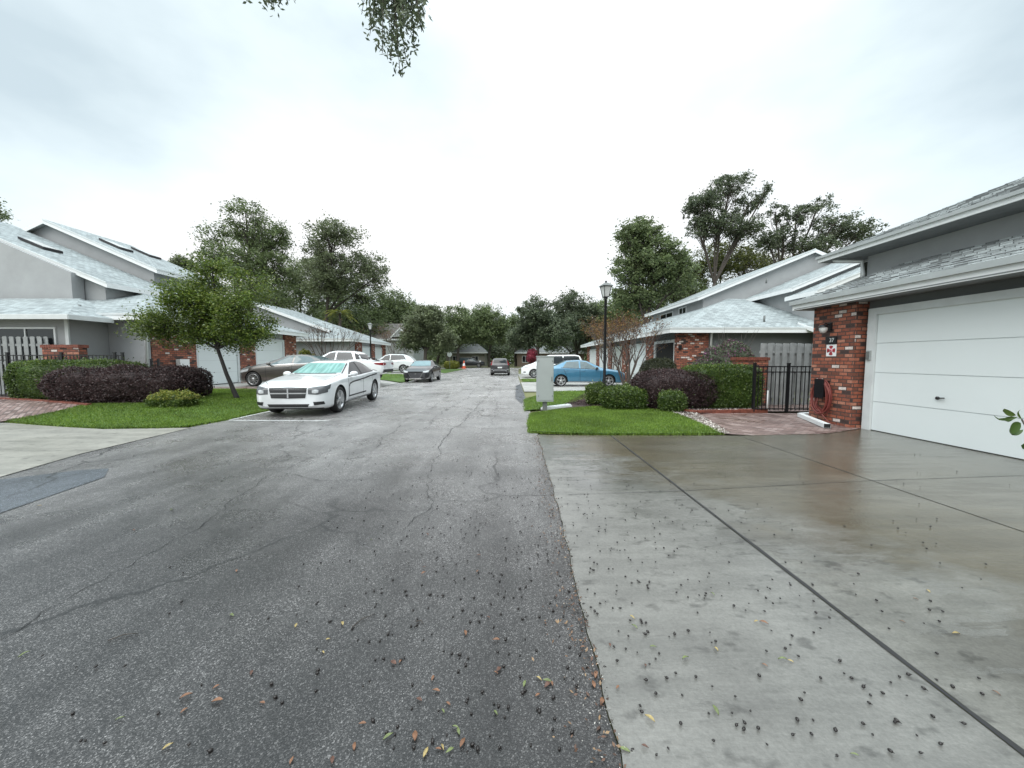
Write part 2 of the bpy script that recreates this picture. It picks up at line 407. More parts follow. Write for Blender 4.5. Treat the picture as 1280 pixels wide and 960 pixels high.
def inpoly(P, poly):
    x, y = P[:, 0], P[:, 1]; r = np.zeros(len(P), bool); n = len(poly)
    for i in range(n):
        x1, y1 = poly[i]; x2, y2 = poly[(i+1) % n]
        c = ((y1 > y) != (y2 > y)) & (x < (x2-x1)*(y-y1)/((y2-y1) or 1e-9)+x1); r ^= c
    return r
def scatter(poly, n):
    A = np.array(poly); lo, hi = A.min(0), A.max(0); outp = []
    got = 0
    while got < n:
        P = rng.uniform(lo, hi, size=(n*2, 2)); P = P[inpoly(P, poly)]; outp.append(P); got += len(P)
    return np.concatenate(outp)[:n]
def grass(name, poly, n, h, mat, label, off=.05):
    A_ = np.array(poly); B_ = np.roll(A_, -1, 0); ln = np.linalg.norm(B_-A_, axis=1); ne = int(n*.09); k_ = rng.choice(len(A_), ne, p=ln/ln.sum()); t_ = rng.random((ne, 1))
    E_ = A_[k_]*(1-t_)+B_[k_]*t_+rng.normal(size=(ne, 2))*.03
    P = np.concatenate([scatter(poly, n-ne), E_]); z = np.array([gz(a, b) for a, b in P])+off-.01; z[n-ne:] -= .025
    H = h*(.55+.6*rng.random(n)); an = rng.uniform(0, 2*np.pi, n); wdt = .0045+.004*rng.random(n)
    lean = rng.normal(size=(n, 2))*H[:, None]*.45
    V = np.empty((n, 3, 3)); d = np.stack([np.cos(an), np.sin(an)], 1)*wdt[:, None]
    V[:, 0, :2] = P-d; V[:, 1, :2] = P+d; V[:, 2, :2] = P+lean; V[:, 0, 2] = z; V[:, 1, 2] = z; V[:, 2, 2] = z+H
    o = fast(name, V.reshape(-1, 3), 3, [mat]); return tag(o, label, 'grass', kind='stuff')

# ------------------------------------------------------------------ the ground
def ground():
    xs = sorted(set([-300, -120, -60, -40, -30]+[x*.5 for x in range(-52, 27)]+[20, 40, 80, 150, 300]))
    ys = sorted(set([-100, -30]+[y*.75 for y in range(-10, 84)]+[70, 90, 120, 200, 500]))
    V = [(x, y, gz(x, y)-.03) for y in ys for x in xs]; nx = len(xs)
    Fc = [(j*nx+i, j*nx+i+1, (j+1)*nx+i+1, (j+1)*nx+i) for j in range(len(ys)-1) for i in range(nx-1)]
    mb = MB(); mb.add(V, Fc, M['farturf'], True); tag(mb.build('ground', uv=False), kind='structure')
ground()
RX0, RX1 = -6.62, .47
def wob(pts, amp, step):
    o = []
    for i in range(len(pts)-1):
        a, b = Vector(pts[i]), Vector(pts[i+1]); k = max(1, int((b-a).length/step))
        for j in range(k):
            p = a.lerp(b, j/k); o.append((p.x+random.uniform(-amp, amp), p.y+random.uniform(-amp, amp)))
    o.append(tuple(pts[-1])); return o
edgeR = wob([(RX1+.03, 7.25), (RX1, 4), (.40, 1.2), (.36, -8)], .012, .12)
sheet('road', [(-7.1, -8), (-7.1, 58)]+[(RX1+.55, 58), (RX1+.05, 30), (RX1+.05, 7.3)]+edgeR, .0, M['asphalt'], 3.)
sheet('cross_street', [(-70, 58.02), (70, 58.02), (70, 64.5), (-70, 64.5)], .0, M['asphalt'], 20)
sheet('far_verge', [(-70, 64.6), (70, 64.6), (70, 75), (-70, 75)], .05, M['farturf'], 20)
# near right driveway: slabs with a groove between them
X1 = 1.94
drv = [
 (edgeR[::-1][0][0]+.004, -8), 
]
sheet('driveway_apron', [(x+.004, y) for x, y in reversed(edgeR)]+[(X1-.012, 7.2), (X1-.012, -8)], .006, M['apron'], 2)
sheet('driveway_slab', [(X1+.012, -8), (X1+.012, 7.16), (4.42, 7.14), (4.42, -8)], .01, M['concrete'], 2)
sheet('garage_slab', [(4.43, -8), (4.43, 7.14), (6.3, 7.3), (7.62, 7.9), (7.7, 7.9), (7.7, -8)], .01, M['concrete'], 2)
def ribbon(name, path, wdt, off, mat, jit=0.):
    P = [Vector((x, y, 0)) for x, y in path]; V = []; 
    for i, p in enumerate(P):
        t = (P[min(i+1, len(P)-1)]-P[max(i-1, 0)]).normalized(); n_ = Vector((-t.y, t.x, 0)); ww = wdt*(1+random.uniform(-jit, jit))
        for s in (-1, 1): q = p+n_*ww*.5*s; V.append((q.x, q.y, gz(q.x, q.y)+off))
    mb = MB(); mb.add(V, [(2*i, 2*i+1, 2*i+3, 2*i+2) for i in range(len(P)-1)], mat); return mb
def rib(name, path, wdt, off, mat, jit=0.):
    return tag(ribbon(name, path, wdt, off, mat, jit).build(name), kind='structure')
rib('expansion_joint', wob([(X1, 7.16), (X1, -3)], .003, .25), .026, .011, M['crack'], .3)
rib('slab_joint', wob([(4.425, 7.1), (4.425, -3)], .002, .3), .012, .0125, M['crack'], .3)
rib('slab_joint', wob([(.62, 3.98), (X1, 4.1), (4.4, 4.45), (7.6, 4.75)], .002, .3), .007, .0135, M['crack'], .4)
def crackline(pts, wdt, amp=.04):
    o = [Vector(pts[0])]
    for i in range(len(pts)-1):
        a, b = Vector(pts[i]), Vector(pts[i+1]); k = max(2, int((b-a).length/.055)); drift = 0
        for j in range(1, k+1):
            p = a.lerp(b, j/k); drift = drift*.93+random.gauss(0, amp)*.33; e_ = 1 if j < k else 0
            t = (b-a).normalized(); o.append(p+Vector((-t.y, t.x))*drift*e_)
    rib('road_crack', [(p.x, p.y) for p in o], wdt*.38, .005, M['crack'], .7)
gp = G
crackline([gp(548, 560), gp(572, 533), gp(600, 505), gp(622, 480), gp(632, 466)], .028)
crackline([gp(470, 560), gp(520, 520), gp(570, 492), gp(605, 470)], .022, .06)
crackline([gp(548, 560), gp(540, 600), gp(533, 640), gp(500, 665)], .012, .05)
crackline([gp(0, 800), gp(120, 730), gp(240, 665), gp(300, 620), gp(350, 590), gp(420, 560), gp(470, 545)], .012, .06)
crackline([gp(470, 600), gp(400, 601), gp(345, 590)], .01, .03)
for y0_, xa, xb in ((11.2, -4.2, .4), (8.0, -1.4, .5), (14.6, -5, .4), (18.6, -5.6, .4), (23.5, -6, .4), (30, -6.5, .4)):
    crackline([(xa, y0_+.15), ((xa+xb)/2, y0_-.1), (xb, y0_)], .014+.0012*y0_, .05)
crackline([(-1.9, 8.3), (-2.0, 11), (-1.7, 14), (-1.9, 20)], .022, .05)
crackline([(-.5, 8.1), (-.45, 10.2), (-.6, 14.6)], .014, .05)
sheet('gutter_patch', [G(651, 480), G(657, 498), G(652, 505), G(644, 498), G(645, 482)], .006, M['patch'], 5)
sheet('asphalt_patch', [(-7.6, 3.2), G(0, 600), G(100, 588), G(136, 586), G(130, 597), G(0, 642), (-7.0, 2.2)], .006, M['patch'], 5)
# left driveway and lawn
sheet('left_driveway', [(RX0-.45, -8), G(-60, 612), G(0, 597), G(100, 568), G(180, 549), G(240, 535), G(130, 537), G(10, 529), (-13, 8.5), (-22, 9.5), (-22, -8)], .009, M['concrete2'], 1.)
LW = [G(8, 527), G(60, 532), G(130, 536), G(200, 535.5), G(240, 533), G(285, 525), G(322, 516.5), (-7.12, 14.7), (-13.8, 14.7), (-13.8, 13.4), G(232, 494), G(200, 505), G(110, 506), G(70, 516)]
sheet('left_lawn', LW, .03, M['turf'], .5)
sheet('left_brick_path', [G(-60, 535), G(5, 528), G(70, 516), G(112, 506), G(0, 497), G(-90, 500)], .035, M['paver'], .5)
sheet('left_planting_bed', [G(5, 497), G(110, 505), G(200, 505), G(240, 494), (-13.6, 14.4), (-20, 14.4), (-20, 11.5)], .032, M['mulch'], .5)
sheet('brown_car_driveway', [(-7.12, 14.72), (-7.12, 23.3), (-14, 23.3), (-14, 14.72)], .009, M['concrete3'], 1)
sheet('left_brick_walk', [(-10.5, 14.9), (-10.5, 16.1), (-14, 16.1), (-14, 14.9)], .022, M['paver'], 1)
LW2 = [(-7.0, 23.4), (-7.2, 29.6), (-13.2, 29.6), (-13.2, 23.4)]
sheet('far_left_lawn', LW2, .04, M['turf'], 1)
sheet('far_left_driveway', [(-7.12, 29.8), (-7.12, 39), (-13.8, 39), (-13.8, 29.8)], .009, M['concrete3'], 1)
LW3 = [(-7.1, 39.2), (-7.1, 55), (-20, 55), (-20, 39.2)]
sheet('end_left_lawn', LW3, .03, M['turf'], 2)
# right lawns
LR = [G(663, 541), G(661, 530), G(664, 518), G(700, 512.5), G(745, 509), G(800, 511), G(835, 515), G(860, 524), G(880, 533), G(903, 543), (3.5, 7.24), (1.5, 7.24)]
sheet('right_lawn', LR, .035, M['turf'], .5)
LR2 = [G(657, 514), G(655, 500), G(690, 490), G(742, 489), G(738, 499), G(708, 506), G(680, 512)]
sheet('right_strip_lawn', LR2, .03, M['turf'], .5)
sheet('right_planting_bed', [G(738, 489), G(706, 506), G(672, 514), G(740, 508.5), G(800, 510.5), G(835, 514.5), G(860, 519), G(955, 514), (8.2, 13.4), (7.5, 16.4), (3.6, 16.4)], .028, M['mulch'], .5)
PATH = [G(850, 517), G(990, 517), (8.0, 10.1), (7.6, 7.92), (6.3, 7.32), (4.7, 7.16), G(905, 543), G(880, 531), G(862, 524)]
sheet('brick_path', PATH, .014, M['paver'], 1)
sheet('courtyard_paving', [(6.4, 10.35), (12, 10.35), (12, 12.5), (6.4, 12.5)], .034, M['paver'], 1)
sheet('blue_car_driveway', [(RX1+.1, 17.0), (7.6, 17.0), (7.6, 24), (RX1+.1, 24)], .009, M['concrete3'], 2)
LR3 = [(.75, 24.2), (7.5, 24.2), (7.5, 27.8), (.75, 27.8)]
sheet('right_middle_lawn', LR3, .03, M['turf'], 1)
sheet('van_driveway', [(RX1+.15, 28), (7.6, 28), (7.6, 37.5), (RX1+.15, 37.5)], .009, M['concrete3'], 2)
LR4 = [(1.3, 38), (20, 38), (20, 56), (1.3, 56)]
sheet('end_right_lawn', LR4, .03, M['turf'], 2)
for nm, P_, n_, lab, h_, mt in (
    ('grass', LR, 60000, 'bright green clipped grass of the lawn by the grey utility cabinet', .05, L_grass),
    ('grass', LR2, 12000, 'green grass strip between the utility cabinet and the blue sedan', .06, L_grass),
    ('grass', LW, 85000, 'bright green grass of the lawn around the young leaning tree', .05, L_grass),
    ('grass', LW2, 9000, 'green grass between the white pickup and the black hatchback', .07, L_grass),
    ('grass', LR3, 7000, 'green grass between the blue sedan and the white minivan', .08, L_grass)):
    grass(nm, P_, n_, h_, mt, lab, .035)
def chips(name, poly, n, size, mat, label, cat, off):
    P = scatter(poly, n); z = np.array([gz(a, b) for a, b in P])+off+rng.random(n)*.02
    C = np.column_stack([P, z]); o = fast(name, leafquads(C, size, .6, 1.5), 4, [mat]); return tag(o, label, cat, kind='stuff')
L_chip = leafmat('bark_chip', (.02, .012, .012), (.05, .028, .028), (.12, .07, .07), .7, 0)
L_peb = leafmat('pebble', (.2, .18, .16), (.42, .38, .34), (.7, .66, .62), .6, 0)
bedR = [G(738, 489), G(706, 506), G(740, 508.5), G(800, 510.5), G(835, 514.5), G(860, 519), G(955, 514), (6.4, 12.6), (3.2, 13.0)]
chips('mulch', bedR, 14000, .045, L_chip, 'dark purple-brown bark mulch under the right-hand shrubs', 'mulch', .03)
chips('mulch', [G(5, 497), G(110, 505), G(200, 505), G(240, 494), (-13.2, 12.6), (-15, 11.6)], 7000, .045, L_chip, 'dark mulch under the long purple hedge', 'mulch', .035)
chips('pebbles', [G(835, 513.5), G(952, 510), G(950, 514), G(870, 517), G(885, 526), G(915, 543.5), G(900, 543.5), G(862, 525), G(838, 516)], 2600, .045, L_peb, 'pale pebbles edging the brick path and the lawn', 'pebbles', .03)
def litter(name, path, n, sig, size, mat, label, cat):
    Pp = np.array(path); a = Pp[:-1]; b = Pp[1:]; ln = np.linalg.norm(b-a, axis=1); k = rng.choice(len(a), n, p=ln/ln.sum()); t = rng.random((n, 1)); P = a[k]*(1-t)+b[k]*t; P[:, 0] -= np.abs(rng.normal(size=n))*sig-.02; P[:, 1] += rng.normal(size=n)*.03
    C = np.column_stack([P, .006+rng.random(n)*.012]); tag(fast(name, leafquads(C, size, .5, 3.), 4, [mat]), label, cat, kind='stuff')
edgeN = [q for q in edgeR if q[1] > .3]
litter('leaf_litter', edgeN, 900, .1, .02, leafmat('crumbled_leaf', (.03, .016, .01), (.10, .05, .03), (.26, .17, .09), .6, 0), 'crumbled brown leaf bits gathered along the joint of asphalt and concrete', 'leaf litter')
litter('grit', edgeN, 2600, .07, .008, leafmat('grit_grain', (.02, .02, .02), (.12, .11, .1), (.5, .48, .44), .8, 0), 'loose grit along the ragged edge of the asphalt', 'grit')
# bay lines
def line(pts, wd=.085): rib('parking_line', wob(pts, .004, .25), wd, .0055, M['linepaint'], .2)
line([(-6.95, 8.98), (-4.45, 8.9)]); line([(-6.98, 9.05), (-6.98, 14.3)]); line([(-6.95, 14.5), (-4.5, 14.5)])
# low brick edging, parking stop
def edging(name, pts, h, wd, mat, label, cat):
    mb = MB(); P = [Vector((x, y, 0)) for x, y in pts]
    for a, b in zip(P[:-1], P[1:]):
        d = b-a; L_ = d.length; k = max(1, int(L_/.2)); an = math.atan2(d.y, d.x)
        for i in range(k):
            c = a+d*((i+.5)/k); M4 = Matrix.Translation((c.x, c.y, gz(c.x, c.y))) @ Matrix.Rotation(an+random.uniform(-.02, .02), 4, 'Z')
            mb.box(-L_/k/2+.004, L_/k/2-.004, -wd/2, wd/2, -.03, h+random.uniform(-.006, .006), mat, M4)
    return tag(mb.build(name), label, cat)
edging('brick_edging', [G(840, 514.5), G(872, 517.5), G(958, 515.5)], .1, .1, M['brickedge'], 'low red brick edging between the pebbles and the brick path', 'edging')
edging('brick_edging', [G(-40, 500), G(5, 500), G(112, 508)], .07, .1, M['brickedge'], 'low brick edging in front of the clipped green hedge on the left', 'edging')
mb = MB(); a = G(672, 514); b = G(718, 508.5)
M4 = Matrix.Translation((a[0]*.5+b[0]*.5, a[1]*.5+b[1]*.5, 0)) @ Matrix.Rotation(math.atan2(b[1]-a[1], b[0]-a[0]), 4, 'Z')
mb.box(-.58, .58, -.09, .09, 0, .085, M['white'], M4); mb.box(-.56, .56, -.06, .06, .085, .11, M['white'], M4)
tag(mb.build('parking_stop'), 'white concrete block lying on the grass behind the utility cabinet post', 'parking stop')

# ------------------------------------------------------------------ houses
def slab(mb, poly, th=.07, top=None):
    mb.prism(poly, th, M['soffit'], top or M['shingle'], M['trim'])
def beam(mb, a, b, h, t, mat, up=0):
    """upright board from a to b (top edge), height h"""
    a = Vector(a); b = Vector(b); d = b-a; n_ = Vector((d.y, -d.x, 0)); n_.normalize(); n_ *= t/2
    tp = [a-n_, b-n_, b+n_, a+n_]
    mb.add([*tp, *[p-Vector((0, 0, h)) for p in tp]], [(0, 1, 2, 3), (7, 6, 5, 4), (0, 4, 5, 1), (1, 5, 6, 2), (2, 6, 7, 3), (3, 7, 4, 0)], mat)
def wallprism(mb, m, poly_xz, y0, y1, mat):
    """vertical solid: polygon in (x,z) between y0 and y1"""
    n_ = len(poly_xz); V = [(x, y0, z) for x, z in poly_xz]+[(x, y1, z) for x, z in poly_xz]
    Fc = [tuple(range(n_)), tuple(reversed(range(n_, 2*n_)))]+[(i, i+n_, (i+1) % n_+n_, (i+1) % n_) for i in range(n_)]
    mb.add(V, Fc, mat)
def fixn(o):
    bm = bmesh.new(); bm.from_mesh(o.data); bmesh.ops.recalc_face_normals(bm, faces=bm.faces[:]); bm.to_mesh(o.data); bm.free()
    ul = o.data.uv_layers
    while len(ul): ul.remove(ul[0])
    boxuv(o.data)
def window(parent, m, x, y0, y1, z0, z1, lab=None):
    """window in a wall x=const facing the street (m=+1: facing -x)"""
    mb = MB(); s = -m; t = .06
    xa, xb = sorted((x+s*.003, x+s*.045))
    for (a, b, c, d) in ((y0-t, y1+t, z1, z1+t), (y0-t, y1+t, z0-t, z0), (y0-t, y0, z0, z1), (y1, y1+t, z0, z1), ((y0+y1)/2-.02, (y0+y1)/2+.02, z0, z1)):
        mb.box(xa, xb, a, b, c, d, M['white'])
    fr = mb.build('window_frame', parent); g = MB(); xa, xb = sorted((x+s*.004, x+s*.015)); g.box(xa, xb, y0, y1, z0, z1, M['darkglass']); g.build('pane', fr)
    return fr
def window_n(parent, x0, x1, y, z0, z1):
    """window in a wall facing the camera"""
    mb = MB(); t = .06
    for (a, b, c, d) in ((x0-t, x1+t, z1, z1+t), (x0-t, x1+t, z0-t, z0), (x0-t, x0, z0, z1), (x1, x1+t, z0, z1), ((x0+x1)/2-.02, (x0+x1)/2+.02, z0, z1)):
        mb.box(a, b, y-.045, y-.003, c, d, M['white'])
    fr = mb.build('window_frame', parent); g = MB(); g.box(x0, x1, y-.015, y-.004, z0, z1, M['darkglass']); g.build('pane', fr)
def garage_door(parent, m, x, y0, y1, z0, h, open_=False, handle=True):
    s = -m
    jb = MB(); fr = .17
    xa, xb = sorted((x+s*.003, x+s*.09))
    jb.box(xa, xb, y0-fr, y0, z0, z0+h+fr*.8, M['trim']); jb.box(xa, xb, y1, y1+fr, z0, z0+h+fr*.8, M['trim']); jb.box(xa, xb, y0, y1, z0+h, z0+h+fr*.8, M['trim'])
    jb.build('door_frame', parent)
    if open_:
        g = MB(); xa, xb = sorted((x+s*.004, x+s*.012)); g.box(xa, xb, y0, y1, z0, z0+h, M['void'])
        return g.build('garage_opening', parent)
    d = MB(); n_ = 4; ph = h/n_
    for i in range(n_):
        xa, xb = sorted((x+s*.004, x+s*.045)); d.box(xa, xb, y0+.006, y1-.006, z0+.02+i*ph, z0+.02+(i+1)*ph-.014, M['door'])
    xa, xb = sorted((x+s*.004, x+s*.032)); d.box(xa, xb, y0, y1, z0+.012, z0+h, M['trim'])
    xa, xb = sorted((x+s*.005, x+s*.05)); d.box(xa, xb, y0, y1, z0-.0, z0+.022, M['black'])
    dd = d.build('garage_door', parent)
    if handle:
        hb = MB(); yc = y1-(y1-y0)*.218; zc = z0+h*.335
        Mh = Matrix.Translation((x+s*.05, yc, zc)) @ Matrix.Rotation(R(90), 4, 'Y'); hb.lathe([(0, -.02), (.028, -.02), (.028, .02), (0, .02)], M['black'], 12, Mh)
        hb.tube([(x+s*.075, yc, zc), (x+s*.08, yc-.12, zc+.01)], .012, M['black'], 6); hb.build('door_handle', dd)
    return dd
def downspout(parent, pts, r=.045):
    mb = MB(); mb.tube(pts, r, M['white'], 4); mb.build('downspout', parent)
def vent(parent, p, h=.35):
    mb = MB(); mb.tube([p, (p[0], p[1], p[2]+h)], .045, M['postgrey'], 8); mb.build('vent_pipe', parent)

def hip_roof(mb, fb, m, E, U, y0, y1, ze, pt, k):
    """low hip roof; u runs away from the street"""
    X = lambda u: m*(E+u); zt = ze+k*pt
    def P(u, y, z): return (X(u), y, z)
    near = [P(0, y0, ze), P(U, y0, ze), P(U, y0+k, zt), P(k, y0+k, zt)]
    far = [P(U, y1, ze), P(0, y1, ze), P(k, y1-k, zt), P(U, y1-k, zt)]
    street = [P(0, y1, ze), P(0, y0, ze), P(k, y0+k, zt), P(k, y1-k, zt)]
    flat = [P(k, y0+k, zt), P(U, y0+k, zt), P(U, y1-k, zt), P(k, y1-k, zt)]
    for q in (near, far, street) + ((flat,) if y1-y0 > 2*k+.1 else ()):
        if m < 0: q = q[::-1]
        slab(mb, q, .06)
    h = .2
    beam(fb, P(-.01, y0-.01, ze-.045), P(-.01, y1+.01, ze-.045), h, .03, M['white'])
    beam(fb, P(-.01, y0-.012, ze-.045), P(U, y0-.012, ze-.045), h, .03, M['white'])
    beam(fb, P(-.01, y1+.012, ze-.045), P(U, y1+.012, ze-.045), h, .03, M['white'])
    # drip edge standing proud
    beam(fb, P(-.03, y0-.03, ze+.0), P(-.03, y1+.03, ze+.0), .07, .03, M['trim'])
    beam(fb, P(-.03, y0-.035, ze+.0), P(U, y0-.035, ze+.0), .07, .03, M['trim'])

def half_gable(parent, m, E, ue, ze, up, zp, ur, y0, y1, zb, windows=()):
    """raised storey with a long slope down to the street, ridge across at up; gable wall faces the camera"""
    X = lambda u: m*(E+u); sl_ = (zp-ze)/(up-ue); zr = zp-(ur-up)*sl_
    wb = MB(); o_ = .45; wu = ue+o_
    wallprism(wb, m, [(X(wu), zb), (X(wu), ze+sl_*o_-.12), (X(up), zp-.12), (X(ur-.2), zr+sl_*.2-.12), (X(ur-.2), zb)], y0+.3, y1-.3, M['stucco'])
    o = wb.build('upper_wall', parent); fixn(o)
    rb = MB()
    q = [(X(ue), y0, ze), (X(up), y0, zp), (X(up), y1, zp), (X(ue), y1, ze)]
    slab(rb, q if m > 0 else q[::-1], .07)
    q = [(X(up), y0, zp), (X(ur), y0, zr), (X(ur), y1, zr), (X(up), y1, zp)]
    slab(rb, q if m > 0 else q[::-1], .07)
    r_ = rb.build('upper_roof', parent); fixn(r_)
    fb = MB(); 
    for a, b in (((X(ue), y0-.012, ze-.03), (X(up), y0-.012, zp-.03)), ((X(up), y0-.012, zp-.03), (X(ur), y0-.012, zr-.03)), ((X(ue-.012), y0-.03, ze-.03), (X(ue-.012), y1, ze-.03))):
        beam(fb, a, b, .2, .03, M['white'])
    for a, b in (((X(ue-.02), y0-.04, ze+.01), (X(up), y0-.04, zp+.01)), ((X(ue-.04), y0-.03, ze+.01), (X(ue-.04), y1, ze+.01))):
        beam(fb, a, b, .06, .03, M['trim'])
    fb.build('fascia', r_)
    for (ya, yb, za, zc) in windows: window(o, m, X(wu), ya, yb, za, zc)
    return o, r_

def lean_roof(parent, m, E, u0, z0_, u1, sl_, y0, y1, zb):
    X = lambda u: m*(E+u); z1 = z0_+(u1-u0)*sl_
    wb = MB(); wallprism(wb, m, [(X(u0+.4), zb), (X(u0+.4), z0_+.4*sl_-.1), (X(u1), z1-.1), (X(u1), zb)], y0+.3, y1, M['stucco']); o = wb.build('side_wall', parent); fixn(o)
    rb = MB(); q = [(X(u0), y0, z0_), (X(u1), y0, z1), (X(u1), y1, z1), (X(u0), y1, z0_)]; slab(rb, q if m > 0 else q[::-1], .07); r_ = rb.build('sloping_roof', parent); fixn(r_)
    fb = MB(); beam(fb, (X(u0), y0-.012, z0_-.03), (X(u1), y0-.012, z1-.03), .18, .03, M['white']); beam(fb, (X(u0-.012), y0-.03, z0_-.03), (X(u0-.012), y1, z0_-.03), .18, .03, M['white'])
    beam(fb, (X(u0-.02), y0-.04, z0_+.01), (X(u1), y0-.04, z1+.01), .06, .03, M['trim']); fb.build('fascia', r_)
    return r_

def wall_x(mb, m, x, t, y0, y1, z0, z1, mat):
    xa, xb = sorted((x, x+m*t)); mb.box(xa, xb, y0, y1, z0, z1, mat)

# ---- near right house
def house_R1():
    h = empty('townhouse', (7.3, 5, 0), label='grey townhouse with brick pillar and wide white garage door beside the wet driveway', cat='house')
    h.location = (0, 0, 0)
    wb = MB(); wb.box(7.35, 8.9, 7.97, 9.08, 0, 2.722, M['brick']); o = wb.build('brick_pillar', h)
    wb = MB(); wb.box(7.35, 7.9, -2.6, -1.5, 0, 2.722, M['brick']); wb.build('brick_pillar', h)
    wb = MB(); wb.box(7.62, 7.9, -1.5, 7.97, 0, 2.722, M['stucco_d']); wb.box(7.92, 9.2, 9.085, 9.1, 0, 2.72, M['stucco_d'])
    wb.box(8.34, 14, -2.5, 8.84, 2.8, 3.9, M['stucco']); wb.box(8.6, 14, 8.84, 9.28, 2.8, 3.89, M['stucco'])
    wb.box(8.95, 16, -2.5, 9.08, 0, 2.72, M['stucco']); wb.build('wall', h)
    garage_door(h, 1, 7.62, 2.3, 7.72, .0, 2.42)
    kb = MB(); kb.box(7.5, 7.525, 7.77, 7.86, 1.48, 1.68, M['box']); kb.box(7.488, 7.5, 7.785, 7.845, 1.5, 1.66, M['postgrey']); kb.build('keypad', h)
    sb = MB(); sb.box(7.02, 7.62, -2.6, 9.3, 2.725, 2.745, M['soffit']); sb.box(7.62, 8.6, 9.08, 9.3, 2.727, 2.746, M['soffit']); sb.build('soffit', h)
    rb = MB(); p = .46; ze = 2.92; k = 1.75
    P = lambda u, y: (7.05+u, y, ze+u*p)
    slab(rb, [(7.05, -3, ze), (7.05+k, -3, ze+k*p), (7.05+k, 9.36-k, ze+k*p), (7.05, 9.36, ze)][::-1], .07)
    slab(rb, [(7.05, 9.36, ze), (7.05+k, 9.36-k, ze+k*p), (16, 9.36-k, ze+k*p), (16, 9.36, ze)][::-1], .07)
    r_ = rb.build('roof', h); fixn(r_)
    fb = MB(); beam(fb, (7.04, -3, 2.86), (7.04, 9.37, 2.86), .15, .03, M['white']); beam(fb, (7.04, 9.37, 2.86), (16, 9.37, 2.86), .15, .03, M['white'])
    beam(fb, (7.0, -3, 2.935), (7.0, 9.41, 2.935), .1, .06, M['gutter']); beam(fb, (7.0, 9.41, 2.935), (16, 9.41, 2.935), .1, .06, M['gutter']); fb.build('fascia', r_)
    rb = MB(); ze = 4.035; p = .44; k = 2.3; x0 = 7.72; y1 = 9.47
    slab(rb, [(x0, -3, ze), (x0+k, -3, ze+k*p), (x0+k, y1-k, ze+k*p), (x0, y1, ze)][::-1], .07)
    slab(rb, [(x0, y1, ze), (x0+k, y1-k, ze+k*p), (16, y1-k, ze+k*p), (16, y1, ze)][::-1], .07)
    r2 = rb.build('upper_roof', h); fixn(r2)
    rb = MB()
    def courses(xe, ye, zz, pp, u1, par):
        u = 0.; cb = MB(); k_ = 0
        while u < u1-.02:
            un = min(u+.14, u1); za = zz+u*pp+.036; zb = zz+un*pp+.012; ya = ye-u-.0; yb = ye-un
            cb.add([(xe+u, -3, za-.026), (xe+u, ya, za-.026), (xe+u, ya, za), (xe+u, -3, za), (xe+un, -3, zb), (xe+un, yb, zb)], [(0, 1, 2, 3), (3, 2, 5, 4)], M['shingle_near'])
            cb.add([(xe+u, ya, za-.026), (16, ya, za-.026), (16, ya, za), (xe+u, ya, za), (xe+un, yb, zb), (16, yb, zb)], [(0, 1, 2, 3), (3, 2, 5, 4)], M['shingle_near']); u = un
        o_ = cb.build('shingle_courses', par); return o_
    courses(7.05, 9.36, 2.92, .46, 1.75, r_); courses(x0, y1, ze, p, k, r2)
    sb = MB(); sb.box(x0+.02, 8.55, -3, y1-.02, 3.905, 3.92, M['soffit']); sb.box(8.55, 14, 9.28, y1-.02, 3.906, 3.92, M['soffit']); sb.build('upper_soffit', h)
    fb = MB(); beam(fb, (x0-.01, -3, 4.0), (x0-.01, y1+.01, 4.0), .09, .03, M['white']); beam(fb, (x0-.01, y1+.01, 4.0), (16, y1+.01, 4.0), .09, .03, M['white'])
    beam(fb, (x0-.04, -3, 4.055), (x0-.04, y1+.04, 4.055), .06, .06, M['gutter']); fb.build('fascia', r2)
    wf = MB(); wf.box(8.555, 8.598, 8.86, 9.24, 3.3, 3.86, M['white']); f_ = wf.build('window_frame', h)
    g = MB(); g.box(8.545, 8.554, 8.94, 9.16, 3.36, 3.84, M['darkglass']); g.build('pane', f_)
    window(h, 1, 8.34, 4.3, 6.05, 3.62, 3.83)
    downspout(h, [(7.85, 9.2, 3.9), (7.88, 9.1, 3.86), (8.24, 8.88, 3.8), (8.27, 8.86, 3.5), (8.27, 8.86, 3.44)], .04)
    return h
house_R1()
# things on the brick pillar
def on_pillar(px, py): # point on plane x=7.35
    d = ray(px, py); t = 7.35/d[0]; return Vector((7.35, d[1]*t, CAMZ+d[2]*t))
p = on_pillar(1038, 409)
wl = empty('wall_lamp', (7.35, p.y, p.z), label='small black wall lamp with pale glass high on the brick pillar', cat='wall lamp')
mb = MB(); mb.box(-.03, 0, -.06, .06, -.08, .1, M['black']); mb.tube([(-.03, 0, .05), (-.12, 0, .09), (-.16, 0, .04)], .014, M['black'], 6)
mb.lathe([(0, .07), (.05, .06), (.1, .01), (.1, -.005), (0, -.005)], M['black'], 12, Matrix.Translation((-.16, 0, 0))); mb.build('bracket', wl)
mb = MB(); mb.lathe([(.085, 0), (.08, -.06), (.05, -.12), (0, -.13)], M['lamp'], 12, Matrix.Translation((-.16, 0, -.008))); mb.build('lamp_shade', wl)
def text_obj(name, s, size, mat, parent, M4, ext=.002):
    cu = bpy.data.curves.new(name, 'FONT'); cu.body = s; cu.size = size; cu.align_x = 'CENTER'; cu.align_y = 'CENTER'; cu.extrude = ext
    t = bpy.data.objects.new(name, cu); COL.objects.link(t); dg = bpy.context.evaluated_depsgraph_get(); dg.update()
    me = bpy.data.meshes.new_from_object(t.evaluated_get(dg)); bpy.data.objects.remove(t); bpy.data.curves.remove(cu)
    me.materials.clear(); me.materials.append(mat); me.transform(M4)
    o = bpy.data.objects.new(name, me); COL.objects.link(o); o.parent = parent; return o
